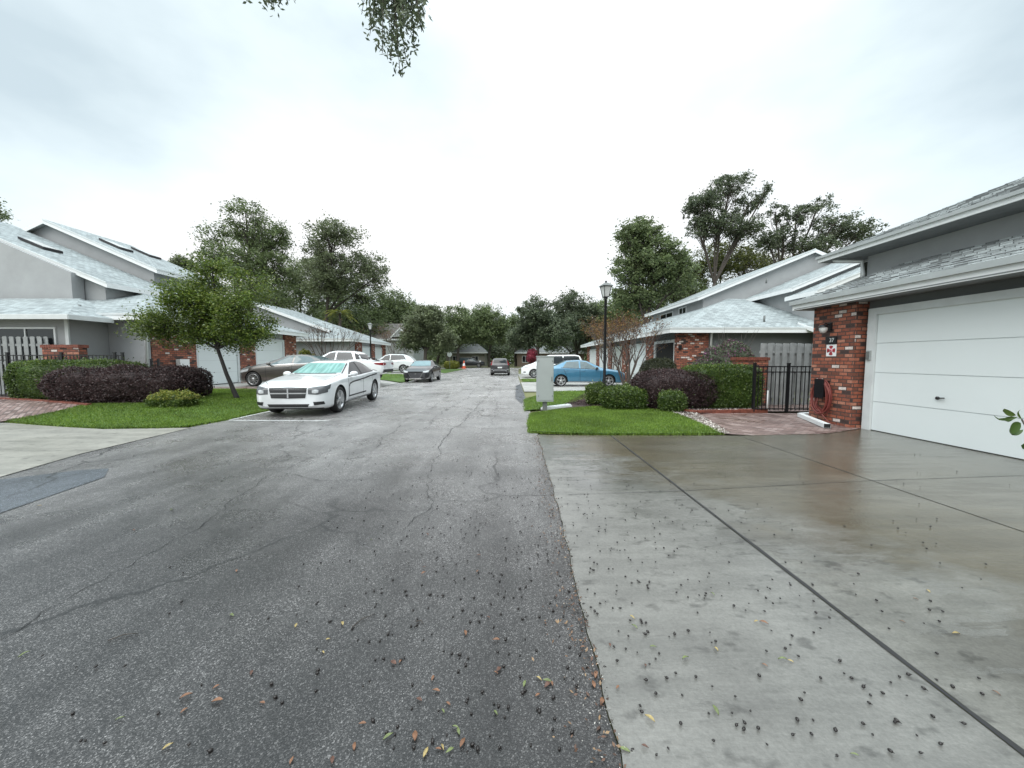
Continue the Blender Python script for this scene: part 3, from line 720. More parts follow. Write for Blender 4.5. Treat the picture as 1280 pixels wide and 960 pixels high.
MW = Matrix.Rotation(R(-90), 4, 'Z') @ Matrix.Rotation(R(90), 4, 'X')    # text facing -x, read from the street
p = on_pillar(1040, 425.5)
pl = empty('house_number_plaque', (7.35, p.y, p.z), label='small dark house number plaque above the fire sign on the brick pillar', cat='plaque')
mb = MB(); mb.box(-.025, 0, -.14, .14, -.085, .085, M['black']); mb.build('plate', pl)
text_obj('house_number', '37', .13, M['trim'], pl, Matrix.Translation((-.028, -.02, 0)) @ MW)
p = on_pillar(1039.5, 438)
fs_ = empty('fire_sign', (7.35, p.y, p.z), label='white square sign with a dark red fire cross on the brick pillar', cat='sign')
mb = MB(); mb.box(-.012, 0, -.13, .13, -.135, .135, M['white']); mb.build('plate', fs_)
mb = MB()
for k in range(4):
    a0 = R(90*k); pts = []
    for r_, da in ((.03, -.5), (.105, -.52), (.11, -.2), (.11, .2), (.105, .52), (.03, .5)):
        pts.append((-.014, r_*math.sin(a0+da), r_*math.cos(a0+da)))
    mb.add(pts+[(-.018, q[1], q[2]) for q in pts], [(0, 1, 2, 3, 4, 5), (11, 10, 9, 8, 7, 6)]+[(i, (i+1) % 6, (i+1) % 6+6, i+6) for i in range(6)], M['red'])
mb.lathe([(0, .02), (.042, .02), (.042, .0)], M['pink'], 16, Matrix.Rotation(R(-90), 4, 'Y') @ Matrix.Translation((0, 0, .002)))
mb.build('emblem', fs_)
text_obj('lettering', 'RF', .05, M['red'], fs_, Matrix.Translation((-.024, 0, 0)) @ MW)
# hose on its hanger
p = on_pillar(1032, 488)
hs = empty('garden_hose', (7.35, p.y, 0), label='coiled red garden hose hanging on the brick pillar', cat='hose')
mb = MB(); mb.box(-.15, 0, -.1, .1, .62, 1.0, M['black']); mb.box(-.17, -.15, -.13, .13, .6, 1.04, M['black']); mb.build('hanger', hs)
mb = MB(); pts = []
for k in range(0, 9*24):
    an = 2*math.pi*k/24; c = k//24; wob_ = .03*math.sin(c*2.1); rr = .23+.04*math.sin(c*1.7)
    ln = .34+.08*((c*37) % 5)/4
    pts.append((-.05-.012*c+.01*math.sin(an*2), math.sin(an)*rr+wob_, .66+math.cos(an)*ln-.03*(c % 3)))
mb.tube(pts, .0125, M['hose'], 6)
mb.tube([pts[-1], (-.14, .1, .4), (-.12, -.12, .18), (-.08, -.2, .08), (-.1, -.3, .03)], .0125, M['hose'], 6); mb.build('hose', hs)
# downspout extension lying on the paving
a = G(1000, 522); b = G(1034, 536.5)
ds = empty('drain_pipe', (0, 0, 0), label='white square drain pipe lying on the brick paving by the hose', cat='pipe')
mb = MB(); A = Vector((a[0], a[1], .07)); B = Vector((b[0], b[1], .07)); d = (B-A).normalized(); n_ = Vector((-d.y, d.x, 0))
def sqtube(mb, A, B, w2, h2, mat):
    d = (B-A).normalized(); n_ = Vector((-d.y, d.x, 0)); V = []
    for P_ in (A, B):
        for s, t in ((-1, -1), (1, -1), (1, 1), (-1, 1)): V.append(P_+n_*w2*s+Vector((0, 0, h2*t)))
    mb.add(V, [(0, 1, 5, 4), (1, 2, 6, 5), (2, 3, 7, 6), (3, 0, 4, 7), (3, 2, 1, 0)], mat)
    V2 = [P_+d*.001 for P_ in V[4:]]; mb.add([v-(d*.02) for v in V2], [(0, 1, 2, 3)], M['void'])
sqtube(mb, A, B, .06, .045, M['white']); sqtube(mb, A+Vector((.38, .12, 0)), A-d*.02, .06, .045, M['white']); mb.build('pipe', ds)

# ---- second right house
def house_R2():
    m = 1; E = 7.1
    h = empty('townhouse', (0, 0, 0), label='grey gabled townhouse with brick end wall behind the purple hedge on the right', cat='house')
    hr = MB(); fb = MB(); hip_roof(hr, fb, 1, E, 16, 16.7, 38.3, 2.93, .37, 6)
    r_ = hr.build('roof', h); fixn(r_); fb.build('fascia', r_)
    wb = MB(); wb.box(7.6, 9.05, 17.1, 17.38, 0, 2.86, M['brick']); wb.build('brick_end_wall', h)
    for y0, y1 in ((20.05, 21.1), (24.2, 25.6), (28.3, 29.3), (32.5, 33.5), (36.6, 37.6)): wb = MB(); wb.box(7.6, 7.9, y0, y1, 0, 2.86, M['brick']); wb.build('brick_pier', h)
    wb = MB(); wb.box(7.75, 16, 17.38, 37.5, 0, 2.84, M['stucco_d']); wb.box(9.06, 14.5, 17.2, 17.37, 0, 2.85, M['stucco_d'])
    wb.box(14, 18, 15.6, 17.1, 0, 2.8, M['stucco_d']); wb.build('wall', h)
    garage_door(h, 1, 7.75, 17.6, 19.9, 0, 2.3, True); garage_door(h, 1, 7.75, 21.25, 24.0, 0, 2.3, False, False)
    garage_door(h, 1, 7.75, 25.8, 28.1, 0, 2.3, False, False); garage_door(h, 1, 7.75, 29.5, 32.3, 0, 2.3, False, False); garage_door(h, 1, 7.75, 33.7, 36.4, 0, 2.3, False, False)
    half_gable(h, 1, E, 4.25, 5.3, 11.2, 8.16, 16.5, 22.8, 31.9, 2.6, ((25.3, 26.3, 4.45, 5.02), (27.4, 29.6, 4.45, 4.95)))
    lean_roof(h, 1, E, 6.97, 5.1, 14.5, .414, 18.9, 22.9, 2.8); lean_roof(h, 1, E, 6.9, 4.67, 14, .42, 17.2, 19.2, 2.8)
    downspout(h, [(9.12, 16.78, 2.8), (9.12, 17.0, 2.65), (9.12, 17.05, .1)], .05)
    # small eave return at the right end of the hip
    sb = MB(); slab(sb, [(13.2, 15.9, 2.72), (18, 15.9, 2.72), (18, 17.2, 3.2), (13.2, 17.2, 3.2)], .06); o = sb.build('entry_roof', h); fixn(o)
    fb = MB(); beam(fb, (13.2, 15.89, 2.72), (18, 15.89, 2.72), .18, .03, M['white']); beam(fb, (13.19, 15.89, 2.7), (13.19, 17.2, 3.18), .16, .03, M['white']); fb.build('fascia', o)
    vent(h, (11.9, 17.6, 3.2)); vent(h, (15.1, 22.3, 6.0), .3)
    wl = MB(); wl.box(7.66, 7.78, 17.0, 17.1, 1.95, 2.15, M['black']); wl.build('wall_lantern', h)
house_R2()

# ---- first left house
def house_L1():
    m = -1; E = 13.5; z0 = .28
    h = empty('townhouse', (0, 0, 0), label='grey gabled townhouse with skylights behind the long purple hedge on the left', cat='house')
    hr = MB(); fb = MB(); hip_roof(hr, fb, -1, E, 16, 13.8, 24.6, 3.2, .37, 5.4)
    r_ = hr.build('roof', h); fixn(r_); fb.build('fascia', r_)
    for y0, y1 in ((14.42, 16.45), (19.1, 20.25), (22.9, 24.1)): wb = MB(); wall_x(wb, -1, -14.0, .3, y0, y1, 0, 3.12, M['brick']); wb.build('brick_pier', h)
    wb = MB(); wb.box(-17.2, -14.02, 14.2, 14.4, 0, 3.1, M['stucco']); wall_x(wb, -1, -14.12, 6, 14.41, 24.0, 0, 3.1, M['stucco'])
    wb.box(-24, -15.4, 12.95, 14.19, 0, 2.98, M['stucco']); wb.box(-15.5, -15.38, 12.9, 12.949, 0, 2.97, M['trim']); wb.build('wall', h)
    garage_door(h, -1, -14.12, 16.6, 18.95, z0+.02, 2.25, False, True); garage_door(h, -1, -14.12, 20.4, 22.75, z0+.02, 2.25, False, True)
    o, ur = half_gable(h, -1, E, 5.0, 6.2, 10.7, 8.72, 13, 19.6, 24.0, 2.9)
    lr = lean_roof(h, -1, E, 3.55, 4.72, 12.5, .42, 15.8, 19.7, 3.0)
    wb = MB(); wallprism(wb, -1, [(-18.3, 3.2), (-18.3, 5.1), (-24, 7.6), (-24, 3.2)], 15.6, 16.05, M['stucco']); q = wb.build('bay_wall', h); fixn(q)
    # entry block
    er = MB(); k = 3.0; ze = 3.0; x0 = -14.75; pt = .33
    slab(er, [(x0, 12.4, ze), (x0-k, 12.4+k, ze+k*pt), (-26, 12.4+k, ze+k*pt), (-26, 12.4, ze)], .06)
    slab(er, [(x0, 12.4, ze), (x0, 15.4, ze), (x0-k, 12.4+k, ze+k*pt)], .06)
    q = er.build('entry_roof', h); fixn(q)
    fb = MB(); beam(fb, (x0+.01, 12.388, ze-.02), (-26, 12.388, ze-.02), .15, .03, M['trim']); beam(fb, (x0+.012, 12.388, ze-.02), (x0+.012, 13.8, ze-.02), .15, .03, M['trim']); fb.build('fascia', q)
    window_n(h, -17.9, -15.9, 12.95, 1.2, 2.55); window_n(h, -21.5, -18.6, 12.95, 1.2, 2.6)
    downspout(h, [(-13.7, 13.95, 3.05), (-13.9, 14.15, 2.9), (-13.95, 14.1, .35)], .05)
    # skylights on the two street slopes
    def sky_l(u, y, zf, sl_, par):
        mb = MB()
        def P(du, dy, dz): 
            uu = u+du; return (-(E+uu), y+dy, zf(uu)+dz)
        mb.add([P(0, 0, .02), P(1.1, 0, .02), P(1.1, .75, .02), P(0, .75, .02), P(0, 0, .13), P(1.1, 0, .13), P(1.1, .75, .13), P(0, .75, .13)],
               [(4, 5, 6, 7), (0, 1, 5, 4), (1, 2, 6, 5), (2, 3, 7, 6), (3, 0, 4, 7)], M['black'])
        mb.add([P(.06, .06, .135), P(1.04, .06, .135), P(1.04, .69, .135), P(.06, .69, .135)], [(0, 1, 2, 3)], M['lamp'])
        q = mb.build('skylight', par); fixn(q)
    zb = lambda u: 4.72+(u-3.55)*.42; zu = lambda u: 6.2+(u-5)*.442
    sky_l(7.6, 17.0, zb, .42, h); sky_l(7.9, 20.6, zu, .44, h); sky_l(8.2, 22.6, zu, .44, h)
    vent(h, (-16.3, 14.1, 3.2)); vent(h, (-22.5, 16.6, zb(9.0)), .3)
    # pale box by the brick
    mb = MB(); mb.box(-13.98, -13.8, 15.4, 15.85, .9, 1.5, M['white']); mb.build('meter_box', h)
house_L1()

def house_L2():
    h = empty('townhouse', (0, 0, 0), label='low townhouse with pale hip roof and brick piers beyond the white pickup', cat='house')
    hr = MB(); fb = MB(); hip_roof(hr, fb, -1, 12.6, 14, 29.4, 38.6, 3.15, .4, 4.5)
    r_ = hr.build('roof', h); fixn(r_); fb.build('fascia', r_)
    # big roof rising behind
    rb = MB(); slab(rb, [(-15, 30.6, 3.9), (-21.6, 30.6, 6.3), (-21.6, 37.5, 6.3), (-15, 37.5, 3.9)][::-1], .08); q = rb.build('upper_roof', h); fixn(q)
    fb = MB(); beam(fb, (-15, 30.59, 3.87), (-21.6, 30.59, 6.27), .2, .03, M['white']); fb.build('fascia', q)
    wb = MB(); wallprism(wb, -1, [(-15.4, 3.2), (-15.4, 3.95), (-21.4, 6.1), (-21.4, 3.2)], 30.9, 37.3, M['stucco']); q = wb.build('upper_wall', h); fixn(q)
    for y0, y1 in ((31.0, 32.2), (34.2, 35.2), (37.2, 38.2)): wb = MB(); wall_x(wb, -1, -13.0, .3, y0, y1, 0, 3.06, M['brick']); wb.build('brick_pier', h)
    wb = MB(); wb.box(-20, -13.05, 29.9, 30.1, 0, 3.05, M['stucco']); wall_x(wb, -1, -13.12, 6, 30.11, 38, 0, 3.05, M['stucco']); wb.build('wall', h)
    garage_door(h, -1, -13.12, 32.35, 34.05, .3, 2.2, False, False); garage_door(h, -1, -13.12, 35.35, 37.05, .3, 2.2, False, False)
house_L2()

def far_house(x0, x1, y, wh, rh, wall, roof, label, gable=False, depth=9):
    h = empty('house', (0, 0, 0), label=label, cat='house')
    wb = MB(); wb.box(x0, x1, y, y+depth, 0, wh, wall); wb.build('wall', h)
    rb = MB(); o_ = .5; yc = y+depth/2
    q = [(x0-o_, y-o_, wh), (x1+o_, y-o_, wh), (x1-rh, yc, wh+rh), (x0+rh, yc, wh+rh)]; slab(rb, q, .15, roof)
    q = [(x0-o_, y+depth+o_, wh), (x0-o_, y-o_, wh), (x0+rh, yc, wh+rh)]; slab(rb, q, .15, roof)
    q = [(x1+o_, y-o_, wh), (x1+o_, y+depth+o_, wh), (x1-rh, yc, wh+rh)]; slab(rb, q, .15, roof)
    r_ = rb.build('roof', h); fixn(r_)
    fb = MB(); beam(fb, (x0-o_, y-o_-.01, wh), (x1+o_, y-o_-.01, wh), .2, .04, M['trim']); fb.build('fascia', r_)
    n_ = max(1, int((x1-x0)/3.2))
    for i in range(n_):
        c = x0+(x1-x0)*(i+.5)/n_; window_n(h, c-.6, c+.6, y, .9, 2.1)
    if gable:
        g = MB(); gx = x1-1.6; V = [(gx-1.2, y-.55, wh+.25), (gx+1.2, y-.55, wh+.25), (gx, y-.55, wh+1.4), (gx-1.2, y+4, wh+.25), (gx+1.2, y+4, wh+.25), (gx, y+4, wh+1.4)]
        g.add(V, [(0, 1, 2)], wall); g.add(V, [(1, 4, 5, 2), (0, 2, 5, 3)], roof); o = g.build('dormer', h)
        fb = MB(); beam(fb, (gx-1.35, y-.6, wh+.15), (gx, y-.6, wh+1.5), .2, .05, M['white']); beam(fb, (gx, y-.6, wh+1.5), (gx+1.35, y-.6, wh+.15), .2, .05, M['white']); fb.build('dormer_trim', o)
    return h
far_house(-24, -13.3, 50, 4.2, 2.4, M['stucco'], M['shingle_old'], 'grey house with brown shingle roof and small white gable, left of the street end', True, 7)
far_house(-13.5, -5.6, 76, 2.9, 2.6, M['stucco_far'], M['stucco_d'], 'pale house with a dark roof under the trees at the street end')
far_house(1, 14, 72, 2.8, 1.4, M['redroof'], M['stucco_d'], 'low brown house with grey roof beyond the street end on the right')
far_house(-40, -29, 78, 2.9, 2.0, M['stucco_far'], M['shingle_old'], 'distant low house behind the left-hand houses')

# ------------------------------------------------------------------ cars
def gsmooth(xs, pts, sig):
    pts = sorted(pts); px_ = np.array([p[0] for p in pts]); pz = np.array([p[1] for p in pts])
    off = np.linspace(-2.2*sig, 2.2*sig, 15); wt = np.exp(-.5*(off/sig)**2); wt /= wt.sum()
    r = np.zeros(len(xs))
    for o_, w_ in zip(off, wt): r += w_*np.interp(np.clip(xs+o_, px_[0], px_[-1]), px_, pz)
    return r
def paint(name, col, metal=.0, rough=.28):
    n = NT(name); p = n.pos(); c = n.mix(1, col, n.ramp(n.noise(p, 3, 3), [(.3, .94), (.7, 1.04)]), 'MULTIPLY'); n.col(c)
    n.rough(rough); n.b.inputs['Metallic'].default_value = metal; n.b.inputs['Coat Weight'].default_value = 1; n.b.inputs['Coat Roughness'].default_value = .04
    return n.m
CM = dict(tyre=simple('tyre_rubber', (.014, .014, .014), .75), rim=simple('alloy', (.5, .51, .52), .28, .85, .04), rimdark=simple('wheel_shadow', (.02, .02, .022), .6),
          glass=simple('tinted_glass', (.012, .016, .018), .04), glassl=simple('clear_glass', (.10, .14, .15), .04), chrome=simple('chrome', (.6, .6, .6), .15, 1, .02),
          trim=simple('black_trim', (.012, .012, .013), .5), head=simple('smoked_headlight', (.09, .095, .1), .08), headc=simple('clear_headlight', (.45, .47, .48), .1), tail=simple('red_taillight', (.2, .008, .012), .12),
          plate=simple('licence_plate', (.6, .62, .6), .4), seam=simple('panel_seam', (.02, .02, .022), .6), silver=simple('silver_plastic', (.4, .41, .42), .35, .5))
def shade_mat():
    n = NT('silver_sunshade'); p = n.pos(); tc_ = n.n.new('ShaderNodeTexCoord').outputs['Object']
    w_ = n.noise(n.mapping(tc_, (.8, 7, .8)), 2.2, 3, .5)
    c = n.ramp(w_, [(.3, (.03, .17, .145)), (.5, (.07, .28, .24)), (.7, (.2, .42, .38))]); n.col(c); n.rough(.3)
    n.b.inputs['Coat Weight'].default_value = 1; n.b.inputs['Coat Roughness'].default_value = .03; return n.m
CM['shade'] = shade_mat()

class Car:
    def __init__(s, root, sp, pm, boolean=True):
        s.root = root; s.sp = sp; s.pm = pm; L = sp['L']; h = L/2
        xs = np.concatenate([np.linspace(-h, -h+.5, 14)[:-1], np.linspace(-h+.5, h-.5, 60), np.linspace(h-.5, h, 14)[1:]])
        f = lambda k, sg=.05: gsmooth(xs, sp[k], sg)
        zt = f('top', sp.get('sg', .06)); zs = np.minimum(f('sh'), zt-.012); zb = f('bot', .05); wd = f('plan', .04); wt = np.minimum(f('wt', .1), wd*.97)
        s.xs, s.zt, s.zs, s.wd = xs, zt, zs, wd
        rings = []
        for i, x in enumerate(xs):
            H_ = zt[i]-zs[i]; W_ = wd[i]; zm = zb[i]+(zs[i]-zb[i])*.55
            c = [(0, zb[i]), (W_*.8, zb[i]), (W_*.955, zb[i]+.05), (W_*.985, zb[i]+(zs[i]-zb[i])*.25), (W_, zm), (W_*.985, zs[i]-(zs[i]-zb[i])*.1), (W_*.965, zs[i]),
                 (W_*.93, zs[i]+min(.025, H_*.2)), (wt[i]+(W_*.92-wt[i])*.12, zs[i]+H_*.80), (wt[i]*.93, zs[i]+H_*.94), (wt[i]*.6, zt[i]-.004), (0, zt[i])]
            for _ in range(1):
                q = [c[0]]
                for a, b in zip(c[:-1], c[1:]):
                    q += [(a[0]*.75+b[0]*.25, a[1]*.75+b[1]*.25), (a[0]*.25+b[0]*.75, a[1]*.25+b[1]*.75)]
                q.append(c[-1]); q.pop(1); c = q
            ring = [(x, y, z) for y, z in c]+[(x, -y, z) for y, z in c[-2:0:-1]]; rings.append(ring)
        n_ = len(rings[0]); V = [v for r in rings for v in r]; Fc = []
        for i in range(len(xs)-1):
            for j in range(n_): Fc.append((i*n_+j, (i+1)*n_+j, (i+1)*n_+(j+1) % n_, i*n_+(j+1) % n_))
        Fc.append(tuple(range(n_))); Fc.append(tuple(reversed(range((len(xs)-1)*n_, len(xs)*n_))))
        s.bvh = BVHTree.FromPolygons([Vector(v) for v in V], Fc)
        mb = MB(); mb.add(V, Fc, pm, True); o = mb.build('body', None, uv=False)
        bm = bmesh.new(); bm.from_mesh(o.data); bmesh.ops.recalc_face_normals(bm, faces=bm.faces[:]); bm.to_mesh(o.data); bm.free()
        if boolean:
            cut = MB()
            for xw in (sp['xf'], sp['xr']):
                for sd in (-1, 1):
                    rr = sp['R']+.055; yi = sp['W']-.30; yo = sp['W']+.2; N = 28
                    ring = [(xw+rr*math.cos(2*math.pi*k/N), sp['R']+rr*math.sin(2*math.pi*k/N)) for k in range(N)]
                    A = [(a, sd*yi, b) for a, b in ring]; B = [(a, sd*yo, b) for a, b in ring]
                    cut.add(A+B, [tuple(range(N)), tuple(reversed(range(N, 2*N)))]+[(k, k+N, (k+1) % N+N, (k+1) % N) for k in range(N)], CM['trim'])
            c = cut.build('cutter', None, uv=False)
            bm = bmesh.new(); bm.from_mesh(c.data); bmesh.ops.recalc_face_normals(bm, faces=bm.faces[:]); bm.to_mesh(c.data); bm.free()
            md = o.modifiers.new('b', 'BOOLEAN'); md.object = c; md.operation = 'DIFFERENCE'; md.solver = 'EXACT'; md.material_mode = 'TRANSFER'
            bpy.context.view_layer.update(); dg = bpy.context.evaluated_depsgraph_get()
            me = bpy.data.meshes.new_from_object(o.evaluated_get(dg)); o.modifiers.clear(); o.data = me; bpy.data.objects.remove(c)
        # sharp edges where the wheel wells cut the flanks
        bm = bmesh.new(); bm.from_mesh(o.data)
        for e_ in bm.edges:
            if len(e_.link_faces) == 2 and e_.calc_face_angle(0) > R(42): e_.smooth = False
        bm.to_mesh(o.data); bm.free(); o.data.update()
        o.parent = root; s.body = o
        for xw in (sp['xf'], sp['xr']):
            for sd in (-1, 1): s.wheel(xw, sd)
    def ray(s, ax, a, b):
        if ax in ('L', 'R'): d = 1 if ax == 'L' else -1; o_, dr = Vector((a, 4*d, b)), Vector((0, -d, 0))
        elif ax == 'F': o_, dr = Vector((6, a, b)), Vector((-1, 0, 0))
        elif ax == 'B': o_, dr = Vector((-6, a, b)), Vector((1, 0, 0))
        else: o_, dr = Vector((a, b, 5)), Vector((0, 0, -1))
        h, n_, _, _ = s.bvh.ray_cast(o_, dr)
        if h is None: return None
        if n_.dot(dr) > 0: n_ = -n_
        return h, n_
    def patch(s, name, ax, top, bot, mat, off=.005, nu=14, nv=6, parent=None, th=True):
        def res(pl, n):
            pl = [Vector(p) for p in pl]; d = [0]
            for a, b in zip(pl[:-1], pl[1:]): d.append(d[-1]+(b-a).length)
            o_ = []
            for i in range(n+1):
                t = d[-1]*i/n; k = 0
                while k < len(pl)-2 and d[k+1] < t: k += 1
                o_.append(pl[k].lerp(pl[k+1], (t-d[k])/max(1e-9, d[k+1]-d[k])))
            return o_
        T, B = res(top, nu), res(bot, nu); P = []; last = None; Nn = []
        for j in range(nv+1):
            for i in range(nu+1):
                q = B[i].lerp(T[i], j/nv); h = s.ray(ax, q.x, q.y)
                if h is None: h = last or (Vector((0, 0, .5)), Vector((0, 0, 1)))
                last = h; P.append(h[0]+h[1]*off); Nn.append(h[1])
        w_ = nu+1; Fc = [(j*w_+i, j*w_+i+1, (j+1)*w_+i+1, (j+1)*w_+i) for j in range(nv) for i in range(nu)]
        # close the rim back to the body
        rim = [i for i in range(w_)]+[j*w_+nu for j in range(1, nv+1)]+[nv*w_+i for i in range(nu-1, -1, -1)]+[j*w_ for j in range(nv-1, 0, -1)]
        k0 = len(P); P += [P[r]-Nn[r]*(off+.004) for r in rim]
        Fc += [(rim[a], rim[(a+1) % len(rim)], k0+(a+1) % len(rim), k0+a) for a in range(len(rim))]
        mb = MB(); mb.add(P, Fc, mat, True); o = mb.build(name, parent or s.root, uv=False)
        bm = bmesh.new(); bm.from_mesh(o.data); bmesh.ops.recalc_face_normals(bm, faces=bm.faces[:])
        c = Vector((0, 0, .7))
        for e_ in bm.edges:
            if len(e_.link_faces) == 2 and e_.calc_face_angle(0) > R(50): e_.smooth = False
        bm.to_mesh(o.data); bm.free(); return o
    def strip(s, name, ax, path, wd, mat, off=.004, parent=None):
        P = [Vector(p) for p in path]; up = []; dn = []
        for i, p in enumerate(P):
            t = (P[min(i+1, len(P)-1)]-P[max(i-1, 0)]).normalized(); n_ = Vector((-t.y, t.x)); up.append(p+n_*wd/2); dn.append(p-n_*wd/2)
        L_ = sum((b-a).length for a, b in zip(P[:-1], P[1:])); return s.patch(name, ax, up, dn, mat, off, max(6, int(L_/.06)), 1, parent)
    def zsh(s, x): return float(np.interp(x, s.xs, s.zs))
    def ztp(s, x): return float(np.interp(x, s.xs, s.zt))
    def side_windows(s, wins, mat, frac=.84, lift=.05):
        for w_ in wins:
            xb0, xb1, xt0, xt1 = w_[:4]; fr = w_[4] if len(w_) > 4 else frac
            for ax in ('L', 'R'):
                n_ = 8
                bot = [(xb0+(xb1-xb0)*i/n_, s.zsh(xb0+(xb1-xb0)*i/n_)+lift) for i in range(n_+1)]
                top = [(xt0+(xt1-xt0)*i/n_, s.zsh(xt0+(xt1-xt0)*i/n_)+(s.ztp(xt0+(xt1-xt0)*i/n_)-s.zsh(xt0+(xt1-xt0)*i/n_))*fr) for i in range(n_+1)]
                s.patch('side_window', ax, top, bot, mat, .005, 14, 6)
    def glass_top(s, name, xa, ya, xb, yb, mat, bow=.06, off=.006):
        """xa = lower edge x, xb = upper edge x (top projection)"""
        n_ = 8; d = 1 if xa > xb else -1
        bot = [(xa+d*bow*(1-(2*i/n_-1)**2), -ya+2*ya*i/n_) for i in range(n_+1)]; top = [(xb+d*bow*.5*(1-(2*i/n_-1)**2), -yb+2*yb*i/n_) for i in range(n_+1)]
        return s.patch(name, 'T', top, bot, mat, off, 16, 8)
    def both(s, fn, name, ax, pts1, pts2, *a, **k):
        for sg in (1, -1):
            t = [(p[0]*sg, p[1]) for p in pts1]; b = [(p[0]*sg, p[1]) for p in pts2]; o = s.patch(name, ax, t, b, *a, **k)
    def seams(s, lines, wd=.012):
        for ax in ('L', 'R'):
            for ln in lines: s.strip('door_seam', ax, ln, wd, CM['seam'], .003)
    def handles(s, xs_, mat, dz=.12):
        for x in xs_:
            for sd in (1, -1):
                z = s.zsh(x)-dz; h = s.ray('L' if sd > 0 else 'R', x, z)
                if h:
                    mb = MB(); p = h[0]+h[1]*.02; mb.tube([(p.x-.1, p.y-sd*.02, p.z), (p.x-.08, p.y, p.z), (p.x+.08, p.y, p.z), (p.x+.1, p.y-sd*.02, p.z)], .014, mat, 6); mb.build('door_handle', s.root)
    def mirrors(s, x, z, mat):
        for sd in (1, -1):
            h = s.ray('L' if sd > 0 else 'R', x, z); y = abs(h[0].y) if h else .8
            mb = MB(); mb.ball((x-.02, sd*(y+.14), z+.06), .1, mat, 12, (.75, 1.25, .75)); mb.tube([(x, sd*(y-.02), z), (x-.01, sd*(y+.1), z+.03)], [.04, .03], mat, 6); mb.build('side_mirror', s.root)
    def wheel(s, xw, sd):
        sp = s.sp; Rr = sp['R']; yo = sp['W']-.015; wdt = .21; rr = Rr*sp.get('rimf', .72)
        W4 = Matrix.Translation((xw, sd*yo, Rr)) @ Matrix.Rotation(R(-90*sd), 4, 'X')   # lathe axis z -> outward y
        mb = MB(); prof = [(rr, -.02), (rr+.012, 0), (Rr-.035, .0), (Rr-.008, -.02), (Rr, -.05), (Rr, -wdt+.04), (Rr-.02, -wdt), (rr, -wdt)]
        mb.lathe(prof, CM['tyre'], 40, W4); t = mb.build('wheel', s.root, uv=False)
        rb = MB(); rb.lathe([(rr, -.02), (rr-.012, -.008), (rr-.03, -.025), (rr-.035, -.12), (0, -.12)], sp.get('rimmat', CM['rim']), 40, W4)
        rb.lathe([(rr-.04, -.115), (0, -.115)], CM['rimdark'], 40, W4)
        N = sp.get('spokes', 5); sw = sp.get('sw', .055)
        for k in range(N):
            for off in sp.get('soff', (0,)):
                M5 = W4 @ Matrix.Rotation(2*math.pi*k/N+.3+off, 4, 'Z'); a, b = sw*.62, sw*.5*(1.2)
                V = [(0, -a, -.02), (rr-.02, -b, -.012), (rr-.02, b, -.012), (0, a, -.02), (0, -a*1.4, -.07), (rr-.02, -b*1.3, -.06), (rr-.02, b*1.3, -.06), (0, a*1.4, -.07)]
                rb.add([M5 @ Vector(v) for v in V], [(0, 1, 2, 3), (0, 4, 5, 1), (3, 2, 6, 7), (1, 5, 6, 2)], sp.get('rimmat', CM['rim']))
        rb.lathe([(.065, -.06), (.06, -.012), (.03, -.004), (0, -.004)], sp.get('rimmat', CM['rim']), 16, W4)
        rb.build('rim', t, uv=False)

def arch_lip(c):
    pass

def put(name, label, cat, loc, deg, group='cars parked along the street'):
    r = empty(name, (loc[0], loc[1], loc[2] if len(loc) > 2 else gz(loc[0], loc[1])+.012), R(deg), label, cat, group); return r

